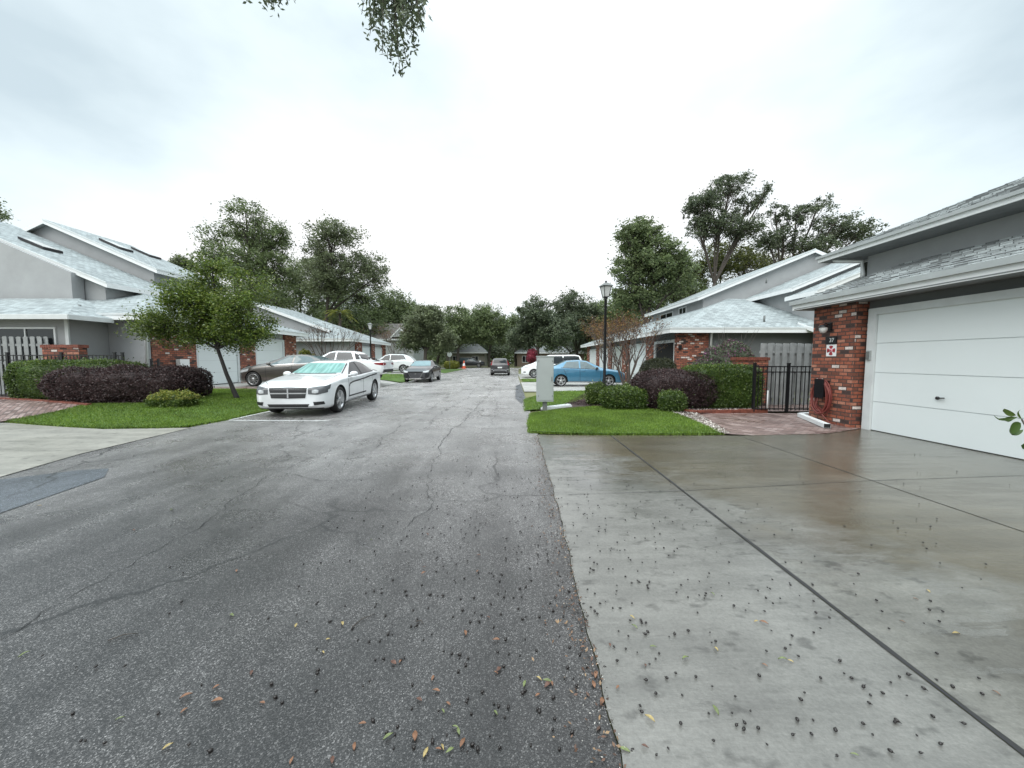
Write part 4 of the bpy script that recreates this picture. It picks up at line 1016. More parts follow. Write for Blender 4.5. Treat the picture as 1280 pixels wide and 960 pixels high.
# ---- white muscle sedan, nose to the camera
def charger():
    r = put('parked_car', 'white sedan with teal windshield shade and black side stripe, parked by the lawn', 'car', (-5.86, 11.95, .004), -87)
    sp = dict(L=5.08, W=.945, R=.365, xf=1.58, xr=-1.47, spokes=5, sw=.03, soff=(-.13, .13), rimf=.74,
        top=[(2.54, .70), (2.5, .80), (2.2, .93), (1.5, 1.03), (1.02, 1.08), (.18, 1.43), (-.3, 1.485), (-.95, 1.45), (-1.85, 1.15), (-2.42, 1.13), (-2.54, .98)],
        sh=[(2.54, .66), (2.45, .76), (2.1, .86), (1.5, .93), (.8, .955), (-.2, .975), (-.9, 1.03), (-1.6, 1.05), (-2.4, 1.02), (-2.54, .9)],
        bot=[(2.54, .30), (2.46, .22), (2.2, .17), (1, .19), (-2, .22), (-2.4, .28), (-2.54, .40)],
        plan=[(2.54, .66), (2.5, .80), (2.38, .885), (2.1, .93), (1.58, .945), (.8, .93), (-.8, .935), (-1.47, .945), (-2.2, .92), (-2.45, .84), (-2.54, .70)],
        wt=[(2.54, .58), (2.2, .74), (1.05, .76), (.2, .61), (-1, .585), (-1.85, .69), (-2.54, .62)])
    pm = paint('white_car_paint', (.70, .72, .73)); c = Car(r, sp, pm)
    c.glass_top('windshield', .95, .70, .27, .58, CM['shade'], .09)
    c.glass_top('rear_window', -1.75, .62, -1.08, .54, CM['glass'], .05)
    c.side_windows([(.80, -.28, .04, -.28), (-.34, -1.48, -.34, -1.16)], CM['glass'], .88, .035)
    for ax in ('L', 'R'):
        c.strip('window_pillar', ax, [(-.31, c.zsh(-.3)+.035), (-.31, c.zsh(-.3)+.42)], .1, CM['trim'], .007)
        c.strip('sill_trim', ax, [(1.1, .235), (-1.0, .25)], .03, CM['trim'], .004)
        c.patch('headlight', ax, [(2.38, .79), (2.12, .83)], [(2.40, .66), (2.2, .72)], CM['head'], .008, 6, 3)
    for sg in (1, -1): c.strip('windshield_trim', 'T', [(1.0, sg*.74), (.22, sg*.60)], .03, CM['trim'], .007)
    # front face
    c.patch('grille', 'F', [(-.47, .75), (0, .76), (.47, .75)], [(-.42, .50), (0, .49), (.42, .50)], CM['trim'], .012, 20, 6)
    for nm, pth, wd in (('grille_bar', [(-.45, .622), (.45, .622)], .028), ('grille_bar', [(0, .735), (0, .5)], .034)): c.strip(nm, 'F', pth, wd, CM['silver'], .026)
    for z in (.56, .60, .66, .70): c.strip('grille_slat', 'F', [(-.43, z), (.43, z)], .007, CM['head'], .018)
    c.strip('grille_surround', 'F', [(-.485, .762), (0, .774), (.485, .762)], .018, pm, .016)
    c.both(c.patch, 'headlight', 'F', [(.50, .755), (.70, .785), (.885, .80)], [(.50, .60), (.72, .585), (.89, .63)], CM['head'], .010, 14, 5)
    c.both(c.patch, 'headlight_lens', 'F', [(.60, .70), (.68, .71), (.74, .70)], [(.60, .63), (.68, .62), (.74, .64)], CM['headc'], .014, 8, 4)
    c.patch('lower_intake', 'F', [(-.52, .345), (.52, .345)], [(-.48, .275), (.48, .275)], CM['trim'], .01, 20, 3)
    c.both(c.patch, 'fog_light', 'F', [(.62, .40), (.84, .405)], [(.64, .315), (.85, .33)], CM['trim'], .009, 8, 3)
    c.patch('front_lip', 'F', [(-.8, .232), (.8, .232)], [(-.78, .205), (.78, .205)], CM['trim'], .012, 20, 2)
    for sg in (1, -1):
        c.strip('hood_crease', 'T', [(1.25, sg*.20), (1.62, sg*.20), (1.72, sg*.26), (1.62, sg*.42)], .018, CM['silver'], .003)
        c.strip('hood_crease', 'T', [(1.15, sg*.46), (1.55, sg*.48)], .014, CM['silver'], .003)
        c.strip('hood_seam', 'T', [(1.1, sg*.74), (1.7, sg*.76), (2.25, sg*.70), (2.42, sg*.55)], .010, CM['seam'], .002)
    c.strip('wiper', 'T', [(1.03, -.6), (1.1, 0), (1.03, .6)], .05, CM['trim'], .006)
    c.seams([[(.95, .3), (.98, .6), (.93, .93)], [(-.28, .28), (-.31, .96)], [(-1.12, .5), (-1.22, .75), (-1.3, 1.0)], [(.97, .29), (-1.0, .29)]])
    for ax in ('L', 'R'):
        c.strip('side_stripe', ax, [(.92, .70), (.86, .77), (.60, .81), (-.3, .86), (-1.0, .92), (-1.75, .97)], .042, CM['trim'], .006)
        c.strip('side_stripe', ax, [(.93, .70), (.93, .40)], .012, CM['trim'], .006)
        c.strip('side_stripe', ax, [(.93, .40), (-.55, .42)], .04, CM['trim'], .006)
        c.strip('window_trim', ax, [(.85, c.zsh(.85)+.025), (-.3, c.zsh(-.3)+.035), (-1.45, c.zsh(-1.45)+.035)], .02, CM['trim'], .007)
    c.handles([.02-.15, -1.0], pm, .16); c.mirrors(.72, 1.0, pm)
    c.both(c.patch, 'taillight', 'B', [(.35, .95), (.85, .93)], [(.35, .82), (.85, .82)], CM['tail'], .008, 8, 3)
charger()

def brown_sedan():
    r = put('parked_car', 'bronze-grey sedan with alloy wheels parked behind the leaning young tree', 'car', (-10.05, 17.2), 180)
    sp = dict(L=4.5, W=.89, R=.325, xf=1.42, xr=-1.28, spokes=10, sw=.03, rimf=.74,
        top=[(2.25, .62), (2.2, .72), (1.9, .86), (1.2, 1.0), (.95, 1.04), (.05, 1.40), (-.35, 1.435), (-.9, 1.40), (-1.75, 1.10), (-2.15, 1.06), (-2.25, .92)],
        sh=[(2.25, .58), (2.1, .68), (1.6, .83), (.9, .90), (0, .95), (-1, 1.01), (-1.8, 1.02), (-2.25, .88)],
        bot=[(2.25, .28), (2.1, .18), (1, .2), (-1.8, .22), (-2.25, .36)],
        plan=[(2.25, .5), (2.15, .68), (1.95, .80), (1.5, .88), (-1.4, .89), (-1.95, .82), (-2.15, .72), (-2.25, .58)],
        wt=[(2.25, .5), (1.9, .66), (1.0, .72), (0, .56), (-1, .54), (-1.8, .62), (-2.25, .55)])
    pm = paint('bronze_car_paint', (.115, .105, .095), .6, .3); c = Car(r, sp, pm)
    c.glass_top('windshield', .85, .66, .12, .53, CM['glassl'], .08); c.glass_top('rear_window', -1.65, .58, -1.0, .5, CM['glassl'], .05)
    c.side_windows([(.72, -.28, -.05, -.28), (-.36, -1.38, -.36, -1.0)], CM['glassl'], .83)
    c.seams([[(.82, .25), (.85, .9)], [(-.3, .25), (-.32, .95)], [(-1.1, .5), (-1.25, .98)]]); c.handles([-.12, -1.05], pm, .1); c.mirrors(.66, .95, pm)
    for ax in ('L', 'R'):
        c.strip('window_trim', ax, [(.8, c.zsh(.8)+.03), (-.3, c.zsh(-.3)+.03), (-1.4, c.zsh(-1.4)+.03)], .02, CM['chrome'], .006)
        c.strip('body_crease', ax, [(1.1, .62), (0, .74), (-1.0, .82), (-1.9, .86)], .012, CM['seam'], .003)
        c.patch('headlight', ax, [(2.05, .69), (1.6, .80)], [(2.05, .60), (1.65, .68)], CM['headc'], .006, 8, 3)
    c.both(c.patch, 'taillight', 'B', [(.35, .92), (.75, .92)], [(.35, .78), (.75, .8)], CM['tail'], .008, 8, 3)
    c.patch('grille', 'F', [(-.4, .5), (.4, .5)], [(-.35, .3), (.35, .3)], CM['trim'], .008)
brown_sedan()

def pickup():
    r = put('pickup_truck', 'white compact pickup truck with open bed, backed toward the street on the left', 'pickup truck', (-9.35, 20.6), 180)
    sp = dict(L=4.97, W=.95, R=.375, xf=1.55, xr=-1.45, spokes=10, sw=.03, sg=.045,
        top=[(2.48, .85), (2.4, 1.0), (2.1, 1.10), (1.25, 1.17), (.5, 1.62), (.2, 1.68), (-.75, 1.66), (-1.0, 1.55), (-1.3, 1.17), (-1.4, 1.15), (-2.4, 1.15), (-2.48, 1.08)],
        sh=[(2.48, .8), (2.2, .95), (1.3, 1.05), (0, 1.1), (-1, 1.14), (-2.48, 1.06)],
        bot=[(2.48, .35), (2.2, .25), (1, .28), (-1.8, .3), (-2.3, .4), (-2.48, .5)],
        plan=[(2.48, .65), (2.35, .82), (2.0, .92), (1.5, .95), (-2.2, .945), (-2.4, .90), (-2.48, .8)],
        wt=[(2.48, .6), (2.0, .76), (1.2, .78), (.3, .62), (-.9, .62), (-1.3, .82), (-2.48, .8)])
    pm = paint('pickup_paint', (.78, .80, .80)); c = Car(r, sp, pm)
    c.glass_top('windshield', 1.12, .7, .55, .6, CM['glass'], .08)
    c.side_windows([(1.0, .12, .42, .12), (.04, -.92, .04, -.70)], CM['glass'], .84)
    c.glass_top('rear_window', -1.26, .58, -1.04, .5, CM['glass'], .02)
    for ax in ('L', 'R'):
        c.patch('sail_panel', ax, [(-.86, 1.56), (-1.02, 1.48)], [(-1.02, 1.19), (-1.45, 1.18)], CM['trim'], .006, 8, 6)
        c.strip('bed_rail', ax, [(-1.35, 1.12), (-2.42, 1.11)], .06, CM['trim'], .010)
        c.strip('sill_trim', ax, [(1.1, .34), (-1.0, .36)], .12, CM['trim'], .008)
        c.patch('taillight', ax, [(-2.0, 1.0), (-2.44, 1.03)], [(-2.1, .93), (-2.44, .88)], CM['tail'], .010, 8, 4)
    c.patch('truck_bed', 'T', [(-1.42, -.70), (-2.36, -.70)], [(-1.42, .70), (-2.36, .70)], CM['trim'], .012)
    c.both(c.patch, 'taillight', 'B', [(.45, .99), (.84, 1.03)], [(.45, .93), (.84, .86)], CM['tail'], .010, 8, 3)
    c.patch('rear_bumper', 'B', [(-.82, .66), (.82, .66)], [(-.8, .5), (.8, .5)], CM['trim'], .02)
    c.patch('license_plate', 'B', [(-.16, .82), (.16, .82)], [(-.16, .70), (.16, .70)], CM['plate'], .012, 4, 2)
    c.patch('headlight', 'F', [(.4, .9), (.8, .93)], [(.4, .8), (.8, .8)], CM['head'], .01)
    mb = MB(); mb.tube([(-1.0, .55, 1.35), (-1.6, .66, 1.2)], .03, CM['trim'], 6); mb.tube([(-1.0, -.55, 1.35), (-1.6, -.66, 1.2)], .03, CM['trim'], 6)
    mb.ball((-.75, 0, 1.70), .05, CM['trim'], 8, (1.5, .5, 1.2)); mb.build('roof_antenna', r)
    c.seams([[(1.05, .4), (1.08, 1.0)], [(.08, .4), (.06, 1.08)], [(-.85, .7), (-.98, 1.12)]]); c.handles([-.05+.3, -.7], pm, .1); c.mirrors(.95, 1.12, CM['trim'])
pickup()

def black_hatch():
    r = put('parked_car', 'black hatchback with hexagonal grille and pale windshield, left of the road', 'car', (-6.15, 25.7, .004), -90)
    sp = dict(L=4.35, W=.9, R=.33, xf=1.33, xr=-1.32, spokes=10, sw=.03,
        top=[(2.17, .68), (2.12, .78), (1.8, .9), (1.1, 1.02), (.9, 1.05), (.1, 1.42), (-.3, 1.46), (-1.3, 1.42), (-1.75, 1.25), (-2.05, 1.0), (-2.17, .85)],
        sh=[(2.17, .62), (2.0, .74), (1.4, .88), (.5, .92), (-1, .98), (-1.8, 1.0), (-2.17, .8)],
        bot=[(2.17, .26), (2.0, .18), (1, .2), (-1.8, .22), (-2.17, .36)],
        plan=[(2.17, .6), (2.1, .74), (1.9, .86), (1.4, .9), (-1.4, .9), (-1.95, .84), (-2.17, .68)],
        wt=[(2.17, .52), (1.8, .68), (1.0, .73), (0, .58), (-1.3, .56), (-2.17, .55)])
    pm = paint('black_car_paint', (.008, .008, .011), 0, .4); c = Car(r, sp, pm)
    c.glass_top('windshield', .84, .68, .16, .55, simple('reflective_windshield', (.16, .25, .27), .05), .08); c.side_windows([(.68, -.25, .0, -.25), (-.33, -1.35, -.33, -1.15)], CM['glass'], .83)
    c.glass_top('rear_window', -1.98, .6, -1.6, .5, CM['glass'], .02)
    c.patch('grille', 'F', [(-.42, .62), (.42, .62)], [(-.26, .30), (.26, .30)], simple('grille_mesh', (.05, .05, .055), .4), .01)
    c.strip('grille_surround', 'F', [(-.46, .64), (-.28, .285), (.28, .285), (.46, .64)], .022, CM['chrome'], .016)
    c.both(c.patch, 'headlight', 'F', [(.48, .72), (.82, .78)], [(.48, .63), (.8, .66)], CM['headc'], .01)
    c.strip('bumper_trim', 'F', [(-.8, .30), (-.6, .235), (.6, .235), (.8, .30)], .03, CM['chrome'], .012)
    c.both(c.patch, 'fog_light', 'F', [(.58, .5), (.78, .52)], [(.6, .36), (.78, .38)], CM['trim'], .008)
    c.patch('emblem', 'F', [(-.07, .57), (.07, .57)], [(-.07, .53), (.07, .53)], CM['chrome'], .02, 4, 2)
    c.seams([[(.8, .3), (.82, .9)], [(-.28, .3), (-.3, .93)]]); c.handles([-.1, -1.0], pm, .1); c.mirrors(.62, .95, pm)
black_hatch()

def boxy_suv():
    r = put('parked_car', 'black boxy crossover seen from behind at the far end of the road', 'car', (-1.1, 35.6, .004), 90)
    sp = dict(L=4.14, W=.9, R=.34, xf=1.3, xr=-1.25, spokes=5, sw=.05, sg=.035,
        top=[(2.07, .8), (2.0, .95), (1.2, 1.08), (1.0, 1.1), (.4, 1.55), (.1, 1.61), (-1.6, 1.58), (-1.85, 1.5), (-2.0, 1.05), (-2.07, .95)],
        sh=[(2.07, .75), (1.6, .95), (0, 1.0), (-1.8, 1.05), (-2.0, 1.0), (-2.07, .9)],
        bot=[(2.07, .3), (1.8, .2), (-1.7, .22), (-2.07, .36)],
        plan=[(2.07, .6), (1.9, .82), (1.3, .9), (-1.6, .9), (-1.95, .86), (-2.07, .78)],
        wt=[(2.07, .55), (1.2, .75), (.3, .64), (-1.6, .62), (-2.07, .72)])
    pm = paint('charcoal_car_paint', (.009, .009, .01), 0, .4); c = Car(r, sp, pm)
    c.side_windows([(.85, -.2, .35, -.2), (-.28, -1.5, -.28, -1.4)], CM['glass'], .85)
    c.patch('rear_window', 'B', [(-.5, 1.47), (.5, 1.47)], [(-.6, 1.14), (.6, 1.14)], CM['glass'], .012)
    c.both(c.patch, 'taillight', 'B', [(.66, 1.4), (.76, 1.38)], [(.72, .95), (.84, .95)], CM['tail'], .012)
    c.patch('license_plate', 'B', [(-.2, .80), (.2, .80)], [(-.2, .68), (.2, .68)], CM['plate'], .014, 4, 2)
    c.strip('bumper_trim', 'B', [(-.62, .42), (-.5, .52), (.5, .52), (.62, .42)], .05, CM['silver'], .014)
    c.both(c.patch, 'reflector', 'B', [(.6, .6), (.8, .6)], [(.6, .56), (.8, .56)], CM['silver'], .014)
    c.glass_top('windshield', .95, .68, .45, .6, CM['glass'], .05); c.mirrors(.8, 1.05, pm)
boxy_suv()

def blue_sedan():
    r = put('parked_car', 'blue four-door sedan parked nose to the garage on the right', 'car', (3.95, 20.9), 0)
    sp = dict(L=4.54, W=.88, R=.315, xf=1.32, xr=-1.28, spokes=5, sw=.07, rimf=.76,
        top=[(2.27, .68), (2.2, .78), (1.9, .88), (1.15, 1.0), (.95, 1.03), (.2, 1.40), (-.25, 1.46), (-.95, 1.42), (-1.6, 1.13), (-2.1, 1.11), (-2.24, 1.0), (-2.27, .85)],
        sh=[(2.27, .62), (2.0, .75), (1.4, .86), (.5, .91), (-1, .98), (-1.9, 1.0), (-2.27, .85)],
        bot=[(2.27, .28), (2.1, .18), (1, .2), (-1.8, .22), (-2.27, .36)],
        plan=[(2.27, .56), (2.15, .72), (1.9, .83), (1.4, .88), (-1.5, .88), (-2.0, .83), (-2.2, .74), (-2.27, .62)],
        wt=[(2.27, .5), (1.9, .68), (1.0, .72), (.2, .56), (-1, .54), (-1.7, .64), (-2.27, .58)])
    pm = paint('blue_car_paint', (.05, .18, .29), .3, .3); c = Car(r, sp, pm)
    c.glass_top('windshield', .86, .66, .28, .53, CM['glassl'], .08); c.glass_top('rear_window', -1.52, .6, -1.04, .5, CM['glassl'], .05)
    c.side_windows([(.72, -.22, .14, -.22), (-.3, -1.2, -.3, -.95)], CM['glassl'], .84)
    c.seams([[(.85, .25), (.88, .9)], [(-.25, .25), (-.27, .95)], [(-.95, .5), (-1.15, .96)]], .014); c.handles([-.1, -1.0], pm, .1); c.mirrors(.66, .93, CM['trim'])
    for ax in ('L', 'R'):
        c.strip('sill_trim', ax, [(.95, .26), (-.9, .27)], .03, CM['silver'], .006)
        c.strip('window_trim', ax, [(.8, c.zsh(.8)+.03), (-.3, c.zsh(-.3)+.03), (-1.3, c.zsh(-1.3)+.03)], .022, CM['trim'], .006)
        c.patch('taillight', ax, [(-1.95, .93), (-2.2, .92)], [(-2.0, .80), (-2.2, .80)], CM['tail'], .008, 6, 3)
    c.patch('headlight', 'F', [(.4, .75), (.75, .78)], [(.4, .64), (.75, .66)], CM['headc'], .01)
blue_sedan()

def minivan():
    r = put('minivan', 'white minivan with dark windows parked behind the blue sedan', 'minivan', (3.3, 30.4), 180)
    sp = dict(L=5.1, W=.98, R=.34, xf=1.55, xr=-1.45, spokes=7, sw=.04,
        top=[(2.55, .72), (2.48, .86), (2.2, 1.0), (1.7, 1.14), (.75, 1.68), (.3, 1.84), (-1.8, 1.86), (-2.2, 1.77), (-2.45, 1.1), (-2.55, .95)],
        sh=[(2.55, .66), (2.3, .84), (1.7, .98), (.5, 1.04), (-2.2, 1.12), (-2.55, .9)],
        bot=[(2.55, .3), (2.3, .2), (1, .2), (-2, .22), (-2.55, .36)],
        plan=[(2.55, .6), (2.45, .76), (2.1, .92), (1.5, .98), (-2, .97), (-2.4, .9), (-2.55, .8)],
        wt=[(2.55, .55), (2.1, .74), (1.6, .8), (.5, .68), (-2.1, .66), (-2.55, .7)])
    pm = paint('minivan_paint', (.77, .79, .79)); c = Car(r, sp, pm)
    c.glass_top('windshield', 1.55, .76, .85, .66, CM['glass'], .1); c.side_windows([(1.3, .45, .75, .45), (.37, -.75, .37, -.75), (-.83, -2.2, -.83, -2.05)], CM['glass'], .86)
    c.patch('headlight', 'R', [(2.35, .86), (2.0, .93)], [(2.3, .78), (2.0, .84)], CM['headc'], .008); c.patch('headlight', 'L', [(2.35, .86), (2.0, .93)], [(2.3, .78), (2.0, .84)], CM['headc'], .008)
    c.both(c.patch, 'headlight', 'F', [(.4, .85), (.75, .86)], [(.4, .74), (.75, .78)], CM['headc'], .012)
    c.patch('grille', 'F', [(-.38, .72), (.38, .72)], [(-.36, .55), (.36, .55)], CM['trim'], .01)
    for ax in ('L', 'R'): c.patch('fog_light', ax, [(2.38, .5), (2.2, .5)], [(2.38, .42), (2.2, .42)], CM['trim'], .01, 4, 2)
    for ax in ('L', 'R'):
        for xa in (.41, -.79): c.strip('window_pillar', ax, [(xa, 1.1), (xa, 1.6)], .1, CM['trim'], .008)
    c.seams([[(1.3, .25), (1.32, 1.0)], [(.4, .25), (.4, 1.04)], [(-.8, .25), (-.8, 1.08)]]); c.handles([.2, -.6], pm, .14); c.mirrors(1.2, 1.08, pm)
minivan()

def white_suv():
    r = put('parked_car', 'white crossover with roof rails parked beyond the white pickup', 'car', (-10.85, 33.2), 180)
    sp = dict(L=4.6, W=.93, R=.36, xf=1.4, xr=-1.35, spokes=5, sw=.05,
        top=[(2.3, .8), (2.2, .95), (1.2, 1.1), (1.0, 1.13), (.3, 1.6), (-.1, 1.69), (-1.2, 1.66), (-1.75, 1.5), (-2.15, 1.12), (-2.3, .95)],
        sh=[(2.3, .72), (1.8, .95), (0, 1.03), (-1.5, 1.14), (-2.3, .95)],
        bot=[(2.3, .32), (2.0, .24), (-1.9, .26), (-2.3, .4)],
        plan=[(2.3, .6), (2.1, .82), (1.5, .93), (-1.5, .93), (-2.1, .86), (-2.3, .74)],
        wt=[(2.3, .55), (1.2, .76), (.2, .62), (-1.4, .60), (-2.3, .62)])
    pm = paint('white_crossover_paint', (.68, .71, .71)); c = Car(r, sp, pm)
    c.glass_top('windshield', .92, .7, .36, .6, CM['glass'], .06); c.side_windows([(.8, -.15, .25, -.15), (-.22, -1.6, -.22, -1.35)], CM['glass'], .84)
    for ax in ('L', 'R'): c.strip('sill_trim', ax, [(1.0, .42), (-1.0, .42)], .07, CM['silver'], .008)
    for sd in (1, -1):
        mb = MB(); mb.tube([(.1, sd*.58, 1.66), (0, sd*.58, 1.72), (-1.2, sd*.56, 1.71), (-1.3, sd*.56, 1.64)], .018, CM['trim'], 6); mb.build('roof_rail', r)
    c.seams([[(.85, .4), (.87, 1.0)], [(-.18, .4), (-.2, 1.05)]]); c.handles([-.0+.1, -.9], pm, .12); c.mirrors(.72, 1.1, pm)
    c.both(c.patch, 'taillight', 'B', [(.5, 1.0), (.8, 1.0)], [(.5, .9), (.8, .86)], CM['tail'], .01)
white_suv()

def far_dark():
    r = put('parked_car', 'dark car half hidden under the trees beyond the end of the road', 'car', (-7.4, 66.8, .05), 0)
    sp = dict(L=4.9, W=.95, R=.38, xf=1.5, xr=-1.5, spokes=5, sw=.05,
        top=[(2.45, .9), (2.3, 1.05), (1.2, 1.15), (.4, 1.7), (-1.9, 1.72), (-2.35, 1.2), (-2.45, .95)], sh=[(2.45, .8), (1.5, 1.0), (-2, 1.12), (-2.45, .9)],
        bot=[(2.45, .35), (-2.45, .4)], plan=[(2.45, .6), (2.1, .88), (-2.1, .93), (-2.45, .75)], wt=[(2.45, .5), (1.2, .75), (.2, .62), (-2, .62), (-2.45, .6)])
    c = Car(r, sp, paint('dark_far_paint', (.012, .016, .022), .2)); c.side_windows([(1.0, -.1, .4, -.1), (-.2, -2.0, -.2, -1.85)], CM['glassl'], .85)
    c.strip('sill_trim', 'R', [(1.8, .95), (-1.8, .98)], .04, CM['silver'], .01)
far_dark()

# ------------------------------------------------------------------ fences, walls, cabinet, lamps
def iron_fence(a, b, za, h, posts, label, post_h=.06):
    A = Vector((a[0], a[1], 0)); B = Vector((b[0], b[1], 0)); d = B-A; L_ = d.length; u = d/L_; an = math.atan2(d.y, d.x)
    r = empty('iron_fence', (A.x, A.y, za), an, label, 'fence'); mb = MB()
    for z in (.08, h-.17, h-.02): mb.box(0, L_, -.015, .015, z-.015, z+.015, M['black'])
    n_ = int(L_/.11)
    for i in range(n_+1): x = L_*i/n_; mb.box(x-.008, x+.008, -.008, .008, .04, h, M['black'])
    mb.build('picket_panel', r)
    for p_ in posts:
        mb = MB(); mb.box(p_-.03, p_+.03, -.03, .03, 0, h+post_h, M['black']); mb.box(p_-.037, p_+.037, -.037, .037, h+post_h, h+post_h+.02, M['black']); mb.build('post', r)
    return r
a = (6.75, 10.28); b = (8.7, 10.22)
iron_fence(a, b, .035, 1.28, (.0, .92, 1.9), 'black iron fence with gate between green hedge and brick pillar')
def board_fence(a, b, za, h, label):
    A = Vector((a[0], a[1], 0)); B = Vector((b[0], b[1], 0)); d = B-A; L_ = d.length; an = math.atan2(d.y, d.x)
    r = empty('board_fence', (A.x, A.y, za), an, label, 'fence'); mb = MB(); w_ = .145; st = .235; i = 0; x = 0
    while x+w_ < L_:
        for (xx, y, ) in ((x, -.035), (x+st/2, .035)):
            hh = h+random.uniform(-.012, .012)
            V = [(xx, y-.01, 0), (xx+w_, y-.01, 0), (xx+w_, y-.01, hh-.03), (xx+w_-.03, y-.01, hh), (xx+.03, y-.01, hh), (xx, y-.01, hh-.03)]
            V += [(p[0], p[1]+.02, p[2]) for p in V]
            mb.add(V, [(0, 1, 2, 3, 4, 5), (11, 10, 9, 8, 7, 6)]+[(k, k+6, (k+1) % 6+6, (k+1) % 6) for k in range(6)], M['greyfence'])
        x += st
    mb.build('board_panel', r); mb = MB()
    for z in (.25, h*.55, h-.28): mb.box(0, L_, -.022, .022, z-.04, z+.04, M['greyfence'])
    mb.build('rail', r)
board_fence((7.95, 11.9), (12.5, 11.9), .03, 1.98, 'tall grey board fence behind the black iron gate on the right')
board_fence((-19.5, 12.55), (-15.65, 12.55), .28, 1.98, 'tall grey board fence beside the clipped hedge on the left')
def stub_wall(x0, x1, y0, y1, z0, z1, label):
    r = empty('brick_wall', ((x0+x1)/2, (y0+y1)/2, z0), 0, label, 'wall'); cx, cy = (x0+x1)/2, (y0+y1)/2
    mb = MB(); mb.box(x0-cx, x1-cx, y0-cy, y1-cy, 0, z1-z0-.1, M['brick']); mb.build('brickwork', r)
    mb = MB(); n_ = int((x1-x0+.06)/.075)
    for i in range(n_):
        xx = x0-cx-.03+(x1-x0+.06)*i/n_; mb.box(xx+.003, xx+(x1-x0+.06)/n_-.003, y0-cy-.03, y1-cy+.03, z1-z0-.099, z1-z0+random.uniform(-.004, .004), M['brickedge'])
    mb.build('coping', r)
p0 = PY(918, 450, 11.7); p1 = PY(958, 450, 11.7); stub_wall(p0.x, p1.x, 11.6, 11.85, .03, PY(930, 446.5, 11.7).z, 'short brick wall between the flowering bush and grey board fence')
p0 = PY(60, 440, 12.25); p1 = PY(105, 440, 12.25); stub_wall(p0.x, p1.x, 12.1, 12.35, .28, PY(80, 431, 12.2).z, 'short brick wall behind the clipped hedge on the left')
p0 = PY(-60, 470, 11.5); p1 = PY(150, 470, 11.9)
r_ = iron_fence((p0.x, 11.7), (p1.x, 12.0), .28, 1.36, (0, 1.4, 3.0, 4.6, (Vector((p0.x-p1.x, .7))).length-.02), 'long black iron fence behind the clipped hedge on the left')
p0 = PY(187, 470, 13.6); p1 = PY(204, 470, 13.9)
iron_fence((p0.x-.0, 13.7), (p1.x, 13.75), .28, 1.15, (.0, (p1.x-p0.x)), 'short black iron fence panel at the corner of the left brick pier')
# flower bed stake
st_ = MB(); q = G(838, 513); st_.tube([(G(964, 516)[0]-.05, G(964, 516)[1]+.1, 0), (G(964, 516)[0]-.05, G(964, 516)[1]+.1, .62)], .018, M['white'], 8); tag(st_.build('white_stake'), 'thin white stake standing in front of the iron fence', 'stake')
# utility cabinet
q = G(681, 513.5)
ub = empty('utility_cabinet', (q[0], q[1], .02), R(2), 'grey metal utility cabinet on a post at the road edge', 'utility cabinet')
mb = MB(); mb.box(-.235, .235, -.11, .16, .26, 1.55, M['box']); mb.box(-.25, .25, -.125, .175, 1.55, 1.575, M['box']); mb.box(-.215, .215, -.122, -.11, .3, 1.5, M['box']); mb.build('cabinet', ub)
mb = MB(); mb.box(-.06, .06, -.04, .06, 0, .26, M['postgrey']); mb.build('post', ub)
mb = MB(); mb.box(.17, .19, -.135, -.122, .85, .98, M['postgrey']); mb.build('latch', ub)
for x_ in (-.2, .195):
    for z_ in (.4, 1.4): mb = MB(); mb.box(x_-.004, x_+.01, -.128, -.122, z_, z_+.05, M['postgrey']); mb.build('hinge', ub)
# street lamps
def lamp(x, y, z, H_, label):
    r = empty('street_lamp', (x, y, z), R(14), label, 'street lamp', 'black lantern street lamps')
    hz = H_-.62
    mb = MB(); mb.lathe([(0, 0), (.11, 0), (.11, .05), (.085, .1), (.08, .5), (.055, .58), (.05, .62), (.045, hz-.05), (.055, hz-.04), (.055, hz), (0, hz)], M['black'], 14); mb.build('pole', r)
    N = 4; b0, b1 = .11, .20; z0_, z1_ = hz+.04, hz+.40
    def ring(rr, z): return [Vector((rr*math.cos(math.pi/4+k*math.pi/2), rr*math.sin(math.pi/4+k*math.pi/2), z)) for k in range(N)]
    A, B = ring(b0, z0_), ring(b1, z1_)
    fr = MB()
    for k in range(N): fr.tube([A[k], B[k]], .013, M['black'], 4); fr.tube([A[k], A[(k+1) % N]], .013, M['black'], 4); fr.tube([B[k], B[(k+1) % N]], .015, M['black'], 4)
    fr.add(A, [(3, 2, 1, 0)], M['black']); fr.tube([(0, 0, hz-.01), (0, 0, z0_)], [.05, .10], M['black'], 8)
    fr.build('lantern_frame', r)
    g = MB(); A, B = ring(b0*.92, z0_+.005), ring(b1*.95, z1_-.005); g.add(A+B, [(k, (k+1) % N, (k+1) % N+N, k+N) for k in range(N)], M['lamp']); g.build('lantern_glass', r)
    rf = MB(); rf.add(ring(.26, z1_)+ring(.25, z1_+.02)+ring(.07, z1_+.12), [(3, 2, 1, 0)]+[(k+o, (k+1) % N+o, (k+1) % N+N+o, k+N+o) for o in (0, 4) for k in range(N)]+[(8, 9, 10, 11)], M['postgrey'])
    rf.ball((0, 0, z1_+.16), .038, M['black'], 10); rf.build('lantern_roof', r)
p = PY(757.5, 351, 12.9); lamp(p.x, 12.9, .03, p.z-.0, 'tall black lantern lamp post among the shrubs on the right')
p = PY(462.5, 402, 27.5); lamp(p.x, 27.5, .3, p.z-.3, 'black lantern lamp post behind the white pickup on the left')
